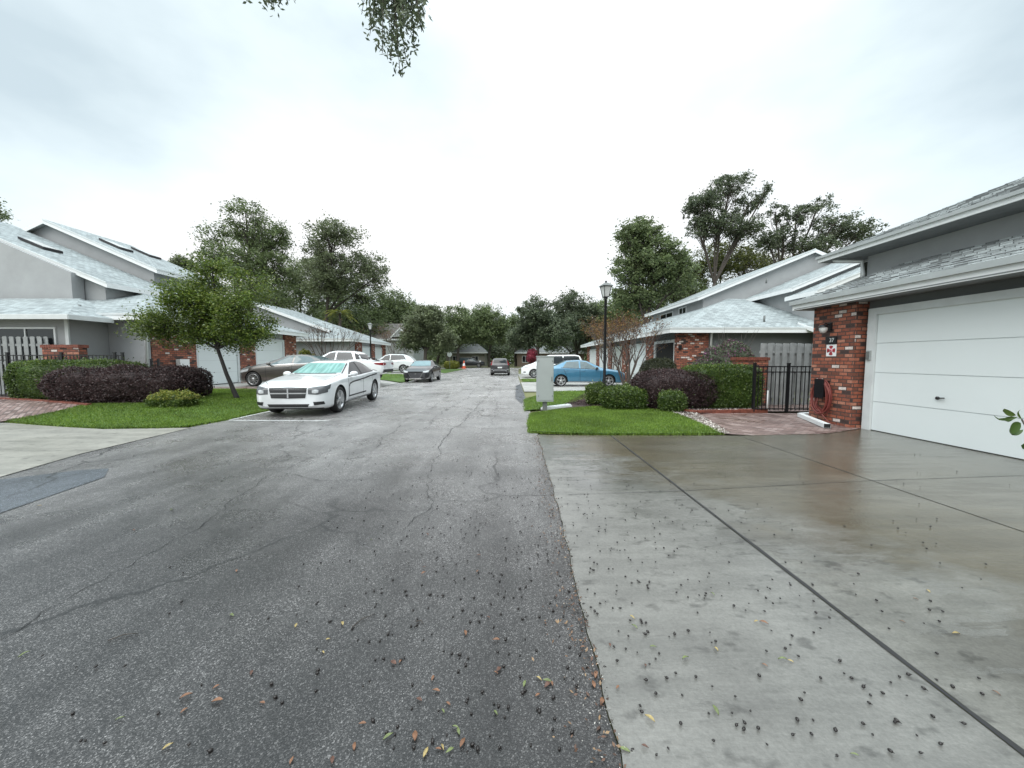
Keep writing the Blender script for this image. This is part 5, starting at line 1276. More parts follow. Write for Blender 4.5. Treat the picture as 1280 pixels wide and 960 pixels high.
# sign at the street end, cone, mailbox
p = PY(562, 443, 54)
sg_ = empty('road_sign', (p.x, 54, 0), 0, 'round-looking pale back of a road sign on a post at the street end', 'sign')
mb = MB(); mb.box(-.03, .03, .0, .03, 0, p.z-.3, M['postgrey']); mb.build('post', sg_)
mb = MB(); N = 8; V = [(.37*math.cos(R(22.5)+k*R(45)), y, p.z+.37*math.sin(R(22.5)+k*R(45))) for y in (-.02, .0) for k in range(N)]
mb.add(V, [tuple(range(N)), tuple(reversed(range(N, 2*N)))]+[(k, k+N, (k+1) % N+N, (k+1) % N) for k in range(N)], M['box']); mb.build('sign_plate', sg_)
p = PY(579, 461, 60)
cn = empty('traffic_cone', (p.x, 61, 0), 0, 'orange and white striped cone at the end of the street', 'cone')
mb = MB(); mb.box(-.4, .4, -.4, .4, 0, .07, M['orange']); mb.lathe([(.3, .07), (.23, .4)], M['orange'], 16); mb.lathe([(.14, .85), (.06, 1.25), (0, 1.25)], M['orange'], 16); mb.build('cone', cn)
mb = MB(); mb.lathe([(.23, .4), (.14, .85)], M['white'], 16); mb.build('white_band', cn)
p = PY(599.5, 457, 64)
mbx = empty('mailbox', (p.x, 65.2, .05), 0, 'small pale mailbox on a dark post beyond the cross street', 'mailbox')
mb = MB(); mb.box(-.05, .05, -.05, .05, 0, 1.0, M['bark']); mb.build('post', mbx); mb = MB(); mb.box(-.12, .12, -.25, .25, 1.0, 1.2, M['white']); mb.lathe([(.12, -.25), (.12, .25)], M['white'], 12, Matrix.Translation((0, 0, 1.2)) @ Matrix.Rotation(R(90), 4, 'X')); mb.build('box', mbx)
# solar light / spike in the bed
q = G(806, 510); mb = MB(); mb.tube([(q[0]+.05, q[1]+.1, 0), (q[0]-.02, q[1], .42)], .014, M['white'], 6); mb.lathe([(0, .52), (.05, .5), (.05, .42), (.02, .4)], M['box'], 10, Matrix.Translation((q[0]-.02, q[1], 0))); tag(mb.build('garden_light'), 'small pale garden light leaning in the mulch between the shrubs', 'garden light')

# ------------------------------------------------------------------ plants
def surf_pts(n, kind, r):
    """points on/near the surface of a unit rounded box or ellipsoid, with outward normals"""
    d = unit(rng.normal(size=(n, 3))); 
    if kind == 'box':
        e_ = 6.; s_ = 1/np.power(np.power(np.abs(d), e_).sum(1), 1/e_)[:, None]
    elif kind == 'mound':
        e_ = 3.2; s_ = 1/np.power(np.power(np.abs(d), e_).sum(1), 1/e_)[:, None]
    else: s_ = 1.
    P = d*s_; N_ = unit(np.sign(P)*np.power(np.abs(P), 2.5))
    return P, N_
def noise3(P, sc, seed=0):
    r_ = np.random.default_rng(seed); v = np.zeros(len(P))
    for k in range(5):
        f = r_.normal(size=3)*sc*(1+k*.6); v += np.sin(P @ f+r_.uniform(0, 6.28))/(1+k*.5)
    return v/2.5
def shrub(name, label, cat, c, half, n, leaf, mat, kind='mound', rough=.06, group=None, extra=None, z0=None, core=L_edge):
    cx, cy = c; zb = gz(cx, cy) if z0 is None else z0
    r = empty(name, (cx, cy, zb), 0, label, cat, group); hx, hy, hz = half
    Hh = np.array([hx, hy, hz]); P, N_ = surf_pts(n, kind, 1)
    P = P*Hh; P += N_*(noise3(P, 3.5/max(.4, hz), int(cx*10) % 97)*rough)[:, None]; P -= N_*np.abs(rng.normal(size=(n, 1)))*.05*min(1, hz*1.5); P += N_*rng.exponential(.012, size=(n, 1)); stray = rng.random(n) < .05; P[stray] += N_[stray]*rng.exponential(.05, size=(stray.sum(), 1))
    P[:, 2] += hz; k = P[:, 2] > .01; P, N_ = P[k], N_[k]
    V = leafquads(P, leaf, .55, .5, N_); mi = np.zeros(len(P), int); mats = [mat]
    if extra:
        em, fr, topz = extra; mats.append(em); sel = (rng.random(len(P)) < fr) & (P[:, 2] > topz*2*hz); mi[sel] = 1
    fast('foliage', V, 4, mats, mi, r)
    # woody inner mass seen through the leaves
    d = []; mb = MB(); nu, nv = 20, 12; VV = []
    for i in range(nv+1):
        for j in range(nu):
            th = math.pi*i/nv; ph = 2*math.pi*j/nu; q = np.array([math.sin(th)*math.cos(ph), math.sin(th)*math.sin(ph), math.cos(th)])
            e_ = 6. if kind == 'box' else 3.2 if kind == 'mound' else 2.
            q = q/np.power(np.power(np.abs(q), e_).sum(), 1/e_)*np.array([hx, hy, hz])*.86; VV.append((q[0], q[1], max(.0, q[2]+hz)))
    mb.add(VV, [(i*nu+j, (i+1)*nu+j, (i+1)*nu+(j+1) % nu, i*nu+(j+1) % nu) for i in range(nv) for j in range(nu)], mats[0]); mb.build('inner_branches', r, uv=False)
    return r
# right bed
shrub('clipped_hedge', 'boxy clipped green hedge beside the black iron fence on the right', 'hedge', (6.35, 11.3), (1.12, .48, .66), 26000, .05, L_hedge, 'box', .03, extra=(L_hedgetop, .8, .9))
shrub('purple_hedge', 'broad purple-leaved shrub in the middle of the right bed', 'shrub', (4.95, 11.35), (1.22, .72, .58), 30000, .045, L_purple, 'mound', .06)
shrub('green_shrub', 'small round green shrub at the front of the right bed', 'shrub', (4.55, 10.45), (.36, .32, .30), 6000, .045, L_hedge, 'mound', .04, extra=(L_hedgetop, .8, .6))
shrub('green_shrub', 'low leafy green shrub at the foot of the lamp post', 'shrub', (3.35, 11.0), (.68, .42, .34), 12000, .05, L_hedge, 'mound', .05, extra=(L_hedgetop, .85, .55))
shrub('green_shrub', 'taller green shrub just left of the lamp post', 'shrub', (2.75, 12.0), (.33, .33, .36), 5000, .05, L_hedgetop, 'mound', .05)
shrub('green_shrub', 'loose green shrub partly hidden right of the lamp post shrub', 'shrub', (3.95, 11.9), (.4, .35, .34), 5000, .05, L_hedge, 'mound', .06)
shrub('dark_shrub', 'dark clipped shrub in front of the open garage on the right', 'shrub', (6.05, 15.3), (.72, .5, .76), 14000, .05, leafmat('dark_shrub_leaf', (.016, .022, .01), (.035, .042, .018), (.07, .075, .03)), 'mound', .04)
r_ = shrub('flowering_bush', 'large dark bush with magenta flowers against the second house', 'bush', (8.15, 13.9), (1.15, .7, 1.02), 16000, .07, L_oakd, 'ell', .22, extra=(L_flower, .3, .5))
tw = MB()
for k in range(9): x = random.uniform(-.7, .9); tw.tube([(x*.5, 0, 1.5), (x, random.uniform(-.2, .2), 2.1), (x*1.15+random.uniform(-.1, .1), 0, random.uniform(2.3, 2.85))], [.012, .008, .003], M['bark'], 4)
tw.build('bare_twigs', r_)
# left bed
shrub('clipped_hedge', 'long boxy clipped green hedge behind the purple one on the left', 'hedge', (-13.05, 11.15), (1.9, .40, .60), 30000, .05, L_hedge, 'box', .03, extra=(L_hedgetop, .8, .88), z0=.25)
shrub('purple_hedge', 'long dark purple hedge running across the left bed', 'hedge', (-11.3, 10.7), (1.98, .60, .52), 42000, .045, L_purple, 'mound', .11, z0=.22)
shrub('purple_hedge', 'lower far stretch of purple hedge nearer the left garages', 'hedge', (-10.6, 11.7), (.95, .45, .5), 14000, .045, L_purple, 'mound', .05, z0=.26)
shrub('variegated_shrub', 'small yellow-green shrub in front of the purple hedge on the left', 'shrub', (-9.15, 9.95), (.58, .28, .22), 8000, .045, L_hedgetop, 'mound', .07, extra=(L_yellow, .75, .6), z0=.17)
shrub('leafy_plant', 'leafy pale green plant against the wall behind the bronze sedan', 'plant', (-16.2, 29.2), (.9, .4, .9), 2500, .2, L_palm, 'ell', .25, z0=.28)
shrub('leafy_plant', 'second leafy green plant by the wall nearer the bare tree', 'plant', (-14.4, 29.3), (.8, .4, .75), 2500, .2, L_hedgetop, 'ell', .25, z0=.28)
shrub('round_bush', 'round pale green bush at the foot of the road sign', 'bush', (PY(564, 458, 56).x, 56.5), (1.1, .8, .6), 3000, .15, L_yellow, 'mound', .1)
shrub('red_bush', 'bush with red flowers beyond the white minivan', 'bush', (PY(665, 445, 48).x, 48), (.65, .6, .95), 2600, .14, L_redfl, 'ell', .2, z0=.9)

def tree(name, label, base, crown, trunk_top, r0, nsub, nleaf, leaf, mat, bark=None, cr=.55, group=None, lean=(0, 0), moss=0, limbs=None, cat='tree', flat=.75, spread=1.0, seed=1):
    """crown: list of ellipsoids (x,y,z,rx,ry,rz) relative to the base"""
    rs = random.Random(seed); rg = np.random.default_rng(seed)
    bx, by = base; r = empty(name, (bx, by, gz(bx, by) if abs(bx) < 20 else 0), 0, label, cat, group); bark = bark or M['bark']
    tb = MB(); tt = Vector(trunk_top); mid = tt*.5+Vector((rs.uniform(-.1, .1)*r0*8, rs.uniform(-.1, .1)*r0*8, 0))
    tb.tube([(0, 0, -.1), (0, 0, .05), tuple(tt*.22+Vector((0, 0, 0))), tuple(mid), tuple(tt)], [r0*1.5, r0*1.2, r0, r0*.88, r0*.75], bark, 9)
    vols = [e_[3]*e_[4]*e_[5] for e_ in crown]; cents = []; C = []; nper = []
    hubs = []
    for e_ in crown:
        c = Vector(e_[:3]); m_ = tt.lerp(c, .5)+Vector((rs.uniform(-1, 1), rs.uniform(-1, 1), rs.uniform(-.3, .6)))*e_[3]*.15
        st = tt if c.z > tt.z*.8 else mid
        tb.tube([tuple(st), tuple(m_), tuple(c)], [r0*.6, r0*.42, r0*.26], bark, 7, False); hubs.append((st, m_, c))
    for i in range(nsub):
        k = rs.choices(range(len(crown)), vols)[0]; e_ = crown[k]
        d = Vector((rs.gauss(0, 1), rs.gauss(0, 1), rs.gauss(0, 1))).normalized()*(rs.random()**.45); p_ = Vector((e_[0]+d.x*e_[3], e_[1]+d.y*e_[4], e_[2]+d.z*e_[5]))
        c = hubs[k][2]; s_ = hubs[k][1].lerp(c, rs.random()) if rs.random() < .6 else c
        q = s_.lerp(p_, .5)+Vector((rs.uniform(-1, 1), rs.uniform(-1, 1), rs.uniform(-.2, .8)))*e_[3]*.12
        ra = r0*.16*rs.uniform(.7, 1.3); tb.tube([tuple(s_), tuple(q), tuple(p_)], [ra, ra*.7, ra*.3], bark, 5, False)
        cents.append(p_); nper.append(rs.uniform(.5, 1.5))
    tb.build('trunk', r, uv=False)
    nper = np.array(nper); nper = (nper/nper.sum()*nleaf).astype(int)
    for p_, n_ in zip(cents, nper):
        R_ = cr*rs.uniform(.6, 1.35); q = rg.normal(size=(n_, 3))*R_*.62; q[:, 2] *= flat
        C.append(q+np.array(p_))
    C = np.concatenate(C); fast('crown', leafquads(C, leaf, .5, .6), 4, [mat], None, r)
    if moss:
        mo = []
        for _ in range(moss):
            p_ = np.array(cents[rs.randrange(len(cents))])+rg.normal(size=3)*cr*.5; L_ = rs.uniform(.5, 1.7); n_ = 26
            q = np.column_stack([p_[0]+rg.normal(size=n_)*.09, p_[1]+rg.normal(size=n_)*.09, p_[2]-rg.random(n_)*L_]); mo.append(q)
        q = np.concatenate(mo); fast('hanging_moss', leafquads(q, .34, .22, 0, np.tile([0, 0, -1.2], (len(q), 1))), 4, [M['moss']], None, r)['kind'] = 'stuff'
    return r
def at(px, d): return ((px-640)/F*d, d)
def hgt(py, d): return CAMZ+(449-py)/F*d
# young tree on the left lawn
b_ = G(296, 499); d_ = b_[1]
def rel(px, py, dy=0): q = PY(px, py, d_+dy); return (q.x-b_[0], dy, q.z-gz(*b_))
cr_ = []
for px_, py_, rx_, rz_, dy_ in ((215, 410, .95, .55, 0), (258, 385, 1.0, .8, .2), (300, 395, .95, .7, -.3), (250, 350, .6, .45, .2), (312, 362, .6, .6, .1), (230, 370, .7, .55, -.3), (275, 420, 1.0, .5, .4), (318, 412, .6, .5, -.1), (265, 335, .4, .3, 0), (195, 405, .6, .35, .2)):
    q = rel(px_, py_, dy_); cr_.append((*q, rx_, max(.7, rx_), rz_))
t_ = tree('young_tree', 'young glossy green tree leaning left on the left lawn', b_, cr_, rel(272, 436), .062, 300, 46000, .07, L_lig, M['barkdark'], .25, seed=3, flat=.8)

TREES = [
 # px, d, [ (px, py, rpx_x, rpx_y) ...], leaf mat, nsub, nleaf, label, cr, moss
 (318, 46, [(300, 295, 30, 22), (335, 300, 32, 28), (318, 270, 24, 15), (310, 335, 40, 25), (345, 345, 30, 30), (280, 305, 18, 18)], L_oak, 130, 22000, 'tall loose oak above the left townhouse roof', 1.0, 0),
 (400, 47, [(430, 305, 36, 16), (455, 330, 30, 22), (405, 325, 28, 26), (425, 350, 40, 30), (470, 350, 20, 20)], L_grey, 130, 22000, 'broad arching oak right of the tallest oak on the left', 1.0, 6),
 (375, 56, [(365, 350, 35, 35), (395, 375, 40, 25), (350, 385, 40, 20)], L_oak, 90, 16000, 'dark oak filling the gap between the two tall left oaks', 1.3, 0),
 (465, 58, [(455, 375, 35, 28), (490, 385, 28, 25), (475, 400, 40, 20)], L_oak, 90, 16000, 'green oak behind the left lamp post', 1.2, 0),
 (510, 62, [(500, 392, 28, 20), (525, 400, 25, 20)], L_oak, 60, 12000, 'green tree between the brown-roofed house and the round olive tree', 1.2, 0),
 (532, 44, [(530, 408, 27, 18), (518, 428, 26, 15), (550, 428, 24, 16), (535, 395, 20, 10)], L_grey, 110, 24000, 'round olive-green tree behind the black hatchback', .75, 0),
 (572, 64, [(570, 402, 28, 20), (590, 412, 22, 18), (565, 420, 25, 15)], L_oak, 80, 15000, 'leafy oak over the pale road sign', 1.2, 5),
 (612, 68, [(610, 400, 24, 18), (600, 420, 25, 15), (628, 415, 20, 18)], L_oak, 80, 15000, 'leafy oak directly above the boxy black crossover', 1.2, 5),
 (672, 50, [(668, 395, 24, 22), (655, 420, 24, 18), (690, 420, 26, 20), (675, 410, 25, 18)], L_oakd, 120, 26000, 'dense grey-green tree behind the utility cabinet', .8, 0),
 (720, 56, [(712, 385, 26, 22), (735, 395, 22, 22), (705, 410, 30, 20), (740, 425, 26, 15)], L_oakd, 110, 22000, 'dark oak left of the lamp post', 1.0, 4),
 (805, 33, [(795, 300, 30, 22), (815, 330, 38, 28), (785, 335, 22, 25), (840, 350, 25, 22), (800, 370, 38, 22)], L_oak, 190, 34000, 'tall green tree right of the lamp post', .62, 0),
 (882, 44, [(870, 260, 26, 16), (905, 240, 26, 14), (935, 255, 22, 14), (890, 285, 30, 16), (950, 242, 16, 8), (925, 290, 24, 14), (862, 290, 16, 16)], L_oakd, 110, 22000, 'tall open-crowned oak rising highest behind the second house', .85, 26),
 (960, 45, [(985, 275, 22, 14), (1015, 262, 20, 10), (975, 300, 26, 16), (1020, 290, 26, 14), (1055, 298, 24, 11), (950, 305, 20, 15), (1000, 315, 30, 14), (965, 268, 16, 10), (1075, 302, 16, 8), (1040, 300, 22, 12)], L_oakd, 110, 22000, 'spreading mossy oak just left of the near roof', .85, 26),
 (905, 58, [(890, 330, 35, 22), (930, 335, 30, 22), (860, 345, 30, 22), (970, 330, 30, 18)], leafmat('yellow_oak_leaf', (.03, .04, .012), (.08, .095, .02), (.15, .16, .035)), 90, 18000, 'yellow-green tree low behind the two mossy oaks', 1.2, 0),
 (742, 60, [(752, 400, 22, 25), (770, 410, 20, 22)], L_oak, 50, 10000, 'small green tree behind the lamp post', 1.2, 0),
 (-22, 30, [(-20, 262, 22, 14), (-40, 280, 30, 20)], L_oak, 40, 6000, 'tree whose twigs just reach in at the left edge', .7, 0),
 (232, 48, [(238, 335, 14, 12), (225, 350, 16, 12)], L_grey, 40, 7000, 'small grey-green tree peeping over the left roof', .7, 0),
 (645, 74, [(640, 408, 22, 14), (650, 420, 20, 12)], L_oak, 50, 10000, 'distant tree between the crossover and the dense tree', 1.3, 0),
 (545, 76, [(545, 405, 25, 18), (590, 400, 25, 15), (560, 425, 30, 15)], L_oak, 60, 11000, 'distant oak at the back of the street end', 1.5, 0),
 (620, 86, [(600, 430, 34, 14), (645, 430, 28, 14), (555, 433, 30, 12), (620, 440, 30, 8)], L_oakd, 80, 13000, 'dark low oak mass closing the view beyond the far houses', 1.9, 0),
 (500, 72, [(495, 415, 20, 20), (510, 432, 20, 14), (478, 425, 20, 15)], L_oak, 50, 10000, 'green tree standing right of the small white dormer gable', 1.4, 0),
 (705, 68, [(700, 425, 30, 14), (735, 430, 28, 14), (765, 425, 25, 16)], L_oakd, 60, 11000, 'low dark tree above the white minivan roof', 1.4, 0),
 (430, 54, [(400, 400, 38, 20), (440, 405, 35, 20), (472, 415, 28, 15)], L_oak, 90, 15000, 'low spreading oak directly behind the low pale-roofed townhouse', 1.2, 0),
 (772, 48, [(768, 390, 20, 22), (792, 400, 24, 20), (760, 420, 20, 18)], L_oak, 60, 12000, 'bushy tree between the lamp post and the tall green tree', 1.0, 0),
 (350, 60, [(335, 372, 38, 22), (300, 365, 30, 22)], L_grey, 60, 11000, 'lower grey-green tree beneath the tallest left oak', 1.3, 0),
 (850, 56, [(835, 372, 38, 18), (870, 360, 30, 18), (810, 385, 25, 12)], L_oak, 60, 12000, 'green tree just above the second house upper roof', 1.2, 0),
]
for i, (px_, d, cl, mt, ns, nl, lab, cr0, moss) in enumerate(TREES):
    b = at(px_, d); rr = random.Random(i); crown = []
    for (cx, cy, rx, ry) in cl:
        q = at(cx, d); crown.append((q[0]-b[0], rr.uniform(-.35, .35)*rx/F*d*2, hgt(cy, d), rx/F*d*.92, rx/F*d*.95, ry/F*d*.92))
    zt_ = min(e_[2] for e_ in crown)*.62
    tree('oak_tree' if 'oak' in lab else 'tree', lab, b, crown, (sum(e_[0] for e_ in crown)/len(crown)*.3, 0, zt_), .12+.0026*d, int(ns*2.8), int(nl*(.75 if moss > 20 else 1.15)), .11+.0032*d, mt, None, cr0*(.5 if moss > 20 else .6), 'trees rising behind the houses', moss=moss, seed=i+11)
# distant wood closing the horizon
P_ = []
for k in range(170):
    x = rng.uniform(-150, 150); c = np.array([x, rng.uniform(95, 125), rng.uniform(.5, 8)]); n_ = 600; q = rng.normal(size=(n_, 3)); q = unit(q)*rng.random((n_, 1))**.4*np.array([7, 5, 5]); P_.append(q+c)
P_ = np.concatenate(P_); P_ = P_[P_[:, 2] > 0]; tag(fast('distant_wood', leafquads(P_, .9, .6, .5), 4, [L_oak]), 'distant mass of dark green woodland behind everything', 'wood', kind='stuff')

# bare crape myrtles
def myrtle(base, H_, W_, ntr, label, leafn, seed, mat=L_rust):
    rs = random.Random(seed); r = empty('bare_tree', (base[0], base[1], gz(*base)), 0, label, 'tree'); tb = MB(); tips = []
    def grow(p_, d, L_, ra, lv):
        q = p_+d*L_*.5+Vector((rs.uniform(-1, 1), rs.uniform(-1, 1), 0))*L_*.06; e_ = p_+d*L_+Vector((0, 0, L_*.05)); tb.tube([tuple(p_), tuple(q), tuple(e_)], [ra, ra*.85, ra*.68], M['barkpale'], 5, False)
        tips.append(e_)
        if lv <= 0: return
        for _ in range(rs.choice((2, 3))):
            nd_ = (d+Vector((rs.uniform(-1, 1), rs.uniform(-1, 1), rs.uniform(-.2, .6)))*.55).normalized(); grow(e_, nd_, L_*rs.uniform(.55, .8), ra*.62, lv-1)
    for k in range(ntr):
        a_ = 2*math.pi*k/ntr+rs.uniform(-.3, .3); t_ = rs.uniform(.2, .6)*W_; d = Vector((math.cos(a_)*t_, math.sin(a_)*t_*.7, 1)).normalized(); grow(Vector((math.cos(a_)*.08, math.sin(a_)*.08, 0)), d, H_*.36, .042, 4)
    tb.build('branches', r, uv=False)
    T = np.array([tuple(t) for t in tips]); T = T[T[:, 2] > H_*.5]; C = T[rng.integers(0, len(T), leafn)]+rng.normal(size=(leafn, 3))*.14; fast('leaves', leafquads(C, .075, .5), 4, [mat], None, r)
myrtle(G(784, 487.5), 3.4, 1.1, 9, 'bare multi-stemmed tree with rusty leaves right of the lamp post', 2600, 5)
myrtle((PY(412, 450, 28.6).x, 28.6), 3.9, 1.2, 8, 'bare fan-shaped tree in front of the low pale roof on the left', 700, 8)
myrtle((PY(768, 450, 26).x, 26.2), 4.4, .9, 6, 'rust-leaved tree behind the blue sedan on the right', 5200, 9)
myrtle((PY(497, 450, 44).x, 44), 5.0, 1.0, 6, 'rust-leaved small tree in front of the brown-roofed house', 1800, 12)
# palm
def palm(x, y, H_, label):
    r = empty('palm_tree', (x, y, gz(x, y)), 0, label, 'palm'); mb = MB(); mb.tube([(0, 0, 0), (.1, 0, H_*.5), (0, 0, H_)], [.16, .13, .12], M['bark'], 8); mb.build('trunk', r, uv=False)
    rs = random.Random(4); V = []
    for k in range(20):
        a_ = 2*math.pi*k/20+rs.uniform(-.15, .15); el = rs.uniform(.1, 1.2); L_ = rs.uniform(1.6, 2.3); d = np.array([math.cos(a_), math.sin(a_)])
        for s_ in np.linspace(.12, 1, 34):
            hx = math.cos(el)*L_*s_; z = H_+math.sin(el)*L_*s_-1.1*s_*s_*L_*.6; c = np.array([d[0]*hx, d[1]*hx, z]); sd_ = np.array([-d[1], d[0], 0])
            for q in (1, -1):
                tip = c+sd_*q*.42*(1-.6*s_)+np.array([d[0]*.2, d[1]*.2, -.14]); w_ = np.array([d[0], d[1], 0])*.022; V += [c-w_, tip-w_*.2, tip+w_*.2, c+w_]
    fast('fronds', np.array(V), 4, [L_palm], None, r)
p = PY(425, 405, 42); palm(p.x, 42, hgt(396, 42), 'yellow-green palm behind the low pale roof on the left')

# overhanging oak behind the camera, its branch tips reach into the top of the picture
def overhang():
    bx, by = -8.3, -3.5
    r = empty('overhanging_oak', (bx, by, 0), 0, 'dark leafy branches hanging into the top of the picture', 'tree'); tb = MB(); O = Vector((bx, by, 0))
    def W(v): return tuple(Vector(v)-O)
    tb.tube([W((bx, by, -.1)), W((bx+.1, by, 2.5)), W((bx+.6, by+.8, 5))], [.4, .3, .24], M['bark'], 10)
    def pt(px, py, y): q = PY(px, py, y); return Vector((q.x, q.y, q.z))
    top = pt(490, -120, 4.4); top2 = pt(335, -80, 4.6)
    tb.tube([W((bx+.6, by+.8, 5)), W((-4.5, 0, 7.0)), W(top+Vector((-.6, -.8, .6))), W(top)], [.2, .12, .05, .03], M['bark'], 7)
    tb.tube([W((-4.5, 0, 7.0)), W(top2+Vector((-.3, -1, .5))), W(top2)], [.08, .04, .02], M['bark'], 6)
    rs = random.Random(2); C = []
    def twig(a, b, n_):
        a, b = Vector(a), Vector(b); m_ = a.lerp(b, .5)+Vector((rs.uniform(-.1, .1), rs.uniform(-.1, .1), .05)); tb.tube([W(a), W(m_), W(b)], [.012, .008, .003], M['bark'], 4, False)
        for _ in range(int(n_*2.1)):
            t = rs.random()**.8; p_ = a.lerp(m_, t*2) if t < .5 else m_.lerp(b, t*2-1); C.append(p_+Vector((rs.gauss(0, .035), rs.gauss(0, .035), rs.gauss(0, .035))))
    for (px, py, y, n_) in ((500, 92, 4.3, 90), (508, 78, 4.45, 70), (478, 66, 4.2, 90), (462, 45, 4.4, 80), (452, 18, 4.3, 60), (518, 60, 4.5, 90), (527, 40, 4.3, 90), (532, 15, 4.4, 80), (490, 50, 4.6, 120), (475, 30, 4.5, 120), (505, 35, 4.2, 120), (488, 75, 4.4, 90), (515, 20, 4.6, 110), (460, 0, 4.5, 90), (498, 10, 4.4, 150), (480, 5, 4.3, 120), (520, -5, 4.4, 120)):
        e_ = pt(px, py, y); s_ = top.lerp(e_, .25)+Vector((rs.uniform(-.15, .15), rs.uniform(-.15, .15), .1)); twig(s_, e_, n_)
    for (px, py, y, n_) in ((343, 14, 4.6, 60), (336, 6, 4.5, 60), (350, 4, 4.6, 50), (308, 1, 4.6, 25), (361, 0, 4.5, 25), (330, -15, 4.6, 60)):
        e_ = pt(px, py, y); twig(top2.lerp(e_, .2), e_, n_)
    tb.build('trunk', r, uv=False); C = np.array([tuple(c-O) for c in C]); fast('foliage', leafquads(C, .066, .38), 4, [L_oakd], None, r)
overhang()
# leafy twig entering at the right edge
def rightplant():
    bx, by = 2.55, 1.35; r = empty('leafy_sapling', (bx, by, .012), 0, 'leafy twig with broad green leaves at the right edge of the driveway', 'plant')
    tb = MB(); tip = PY(1277, 524, 1.72); t2 = PY(1283, 537, 1.7)
    W = lambda v: (v[0]-bx, v[1]-by, v[2]-.012)
    tb.tube([(0, 0, 0), (-.05, .1, .5), (-.02, .2, .9), W(PY(1296, 556, 1.68)), W(tip)], [.012, .010, .008, .006, .003], M['bark'], 6); tb.tube([W(PY(1296, 556, 1.68)), W(t2)], [.005, .003], M['bark'], 5); tb.build('stem', r, uv=False)
    lm = leafmat('broad_leaf', (.03, .07, .012), (.06, .11, .02), (.10, .13, .03)); mb = MB()
    def leaf(a, b, wd, fold, roll):
        a, b = Vector(W(a)), Vector(W(b)); d = b-a; n0 = d.normalized().cross(Vector((0, 1, 0)))
        n0.rotate(Matrix.Rotation(roll, 3, d)); up_ = d.normalized().cross(n0); N = 8; V = []
        for i in range(N+1):
            t = i/N; w_ = wd*math.sin(math.pi*t**.8)*.5+.0005; c = a+d*t+up_*(-.15*d.length*math.sin(math.pi*t))
            V += [c-n0*w_+up_*fold*w_, c, c+n0*w_+up_*fold*w_]
        mb.add(V, [(3*i+k, 3*i+k+1, 3*i+k+4, 3*i+k+3) for i in range(N) for k in range(2)], lm, True)
    for a, b, wd, ro in (((1272, 521), (1242, 519), .022, 1.2), ((1270, 519), (1255, 511), .03, .3), ((1268, 521), (1257, 526), .022, .6), ((1276, 529), (1263, 542), .05, .1), ((1279, 537), (1264, 543), .018, 1.1), ((1277, 524), (1276, 512), .012, 0), ((1290, 560), (1278, 557), .03, 0)):
        leaf(PY(a[0], a[1], 1.7), PY(b[0], b[1], 1.66), wd, .5, ro)
    mb.build('leaves', r, uv=False)
rightplant()

# ------------------------------------------------------------------ fallen acorns and leaves
acm = simple('acorn_shell', (.012, .009, .008), .35, 0, .3, 40)
def acorn_mesh(k):
    mb = MB(); mb.ball((0, 0, .009), .0125, acm, 10, (1, 1.15+.1*k, .85)); mb.tube([(0, .012, .009), (.004, .02+.004*k, .011)], [.004, .0015], acm, 5)
    o = mb.build('fallen_acorn', None, uv=False); return o
protos = [acorn_mesh(k) for k in range(3)]
pts = []; rs = random.Random(21)
while len(pts) < 900:
    t = rs.random()
    if t < .62: px_, py_ = rs.gauss(690, 150), 545+abs(rs.gauss(0, 1))*130
    elif t < .88: px_, py_ = rs.uniform(380, 1180), rs.uniform(560, 950)
    else: px_, py_ = rs.uniform(0, 1270), rs.uniform(560, 940)
    if not (0 < px_ < 1280 and 552 < py_ < 955): continue
    x, y = G(px_, py_)
    if x < -6.4 or x > 7 or y > 6.9: continue
    pts.append((x, y))
pts.sort(key=lambda p_: p_[0]**2+p_[1]**2); first = {0: 1, 1: 1, 2: 1}; rest = MB()
for i, (x, y) in enumerate(pts):
    k = i % 3; onc = x > RX1; z = .012 if onc else .001; s_ = rs.uniform(.3, .62)
    if i < 300:
        if first[k]: o = protos[k]; first[k] = 0
        else: o = protos[k].copy(); COL.objects.link(o)
        o.location = (x, y, z); o.rotation_euler = (rs.uniform(-.4, .4), rs.uniform(-.4, .4), rs.uniform(0, 6.28)); o.scale = (s_,)*3
        if onc: tag(o, 'small black acorn fallen on the pale concrete driveway', 'acorn', 'acorns fallen on the driveway')
        else: tag(o, 'small black acorn fallen on the dark asphalt road', 'acorn', 'acorns fallen on the road')
    else: rest.ball((x, y, z+.009), .0125*s_, acm, 8, (1, 1.2, .85))
tag(rest.build('acorn_litter', None, uv=False), 'many tiny black acorns scattered farther off over road and driveway', 'acorns', kind='stuff')
def leaf_mesh(mat, L_, W_):
    mb = MB(); N = 7; V = []
    for i in range(N+1):
        t = i/N; w_ = W_*math.sin(math.pi*t**.85)*.5+.0006; z = .004+.010*math.sin(math.pi*t)*(1-.4*t); V += [((t-.5)*L_, -w_, z+.006), ((t-.5)*L_, 0, z), ((t-.5)*L_, w_, z+.005)]
    mb.add(V, [(3*i+k, 3*i+k+1, 3*i+k+4, 3*i+k+3) for i in range(N) for k in range(2)], mat, True); return mb.build('fallen_leaf', None, uv=False)
LM = [('rusty brown', simple('leaf_brown', (.17, .08, .04), .5, 0, .35, 60)), ('yellow', simple('leaf_yellow', (.30, .23, .09), .5, 0, .3, 60)), ('dark brown', simple('leaf_dark', (.09, .04, .025), .45, 0, .35, 60)), ('green', simple('leaf_green', (.12, .15, .05), .45, 0, .35, 60))]
lp = [leaf_mesh(m_, L_, W_) for (n_, m_), (L_, W_) in zip(LM, ((.055, .02), (.052, .018), (.048, .02), (.055, .017)))]; fl = [1]*4
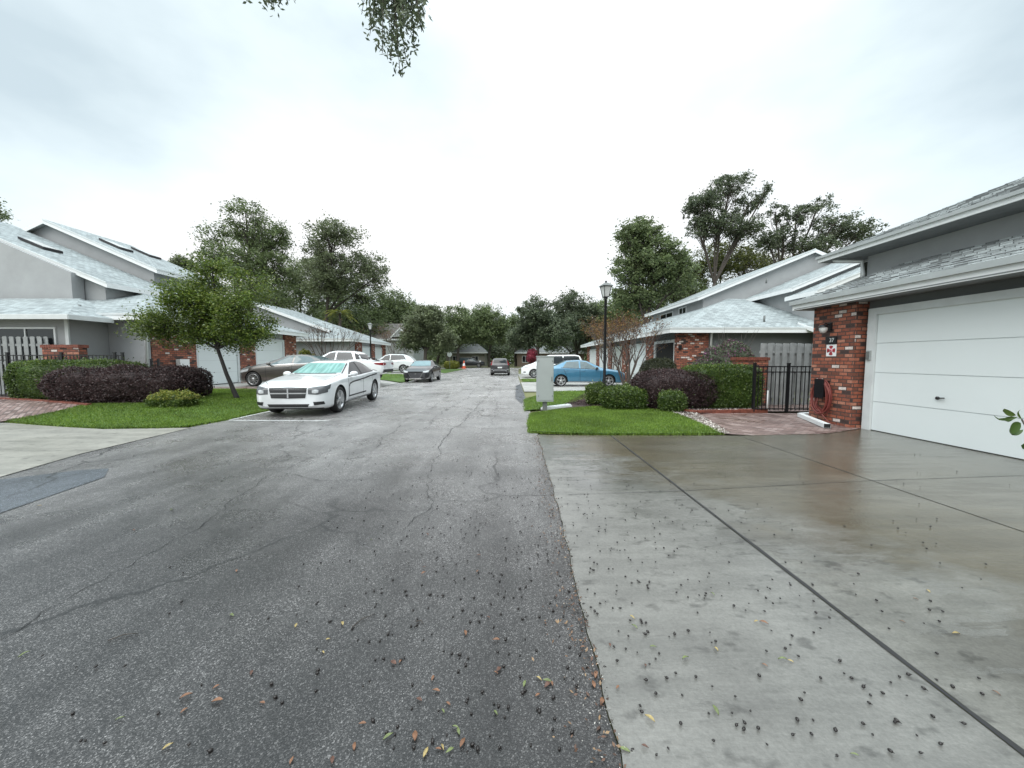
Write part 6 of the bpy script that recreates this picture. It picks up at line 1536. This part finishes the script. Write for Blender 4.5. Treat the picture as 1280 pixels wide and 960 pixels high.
hand = [(210, 935, 1), (230, 890, 0), (233, 872, 0), (328, 880, 0), (500, 828, 0), (492, 830, 2), (453, 906, 0), (548, 938, 0), (562, 940, 3), (553, 936, 1), (742, 857, 0), (745, 845, 0), (752, 879, 0), (690, 856, 0), (684, 858, 2), (530, 710, 2), (534, 669, 2), (620, 842, 0), (945, 780, 1), (955, 782, 0), (988, 830, 1), (978, 828, 3), (812, 903, 1), (895, 815, 1), (956, 835, 0), (1195, 796, 1), (1245, 870, 0), (1068, 948, 3), (1128, 780, 0), (1160, 742, 1), (365, 952, 0), (415, 952, 2), (410, 800, 1), (370, 783, 1), (270, 860, 0), (150, 900, 3), (620, 801, 0), (428, 781, 1), (597, 715, 0), (672, 870, 0)]
for _ in range(45):
    if rs.random() < .6: hand.append((rs.gauss(640, 130), rs.uniform(700, 955), rs.choice((0, 0, 1, 2, 3))))
    else: hand.append((rs.uniform(20, 1260), rs.uniform(620, 950), rs.choice((0, 1, 2, 3))))
for px_, py_, k in hand:
    if not (5 < px_ < 1275): continue
    x, y = G(px_, py_); onc = x > RX1; o = lp[k] if fl[k] else lp[k].copy()
    if fl[k]: fl[k] = 0
    else: COL.objects.link(o)
    o.location = (x, y, .012 if onc else .002); o.rotation_euler = (rs.uniform(-.15, .15), rs.uniform(-.1, .1), rs.uniform(0, 6.28)); s_ = rs.uniform(.42, .85); o.scale = (s_, s_*rs.uniform(.8, 1.2), s_)
    where = 'pale concrete driveway' if onc else 'dark asphalt road'; tag(o, 'small %s leaf lying on the %s' % (LM[k][0], where), 'leaf', '%s leaves on the %s' % (LM[k][0], where))
for px_, py_, L_, a_ in ((135, 802, .12, .5), (440, 785, .14, .9), (520, 778, .05, -.3)):
    x, y = G(px_, py_); mb = MB(); mb.tube([(0, 0, .006), (L_*.5, .012, .01), (L_, -.004, .006)], [.003, .0025, .0015], M['bark'], 5); o = mb.build('fallen_twig', None, uv=False); o.location = (x, y, 0); o.rotation_euler = (0, 0, a_)
    tag(o, {135: 'thin dark twig on the asphalt at the lower left', 440: 'longer curved twig on the asphalt near the middle', 520: 'short twig stub beside scattered leaves on the asphalt'}[px_], 'twig')
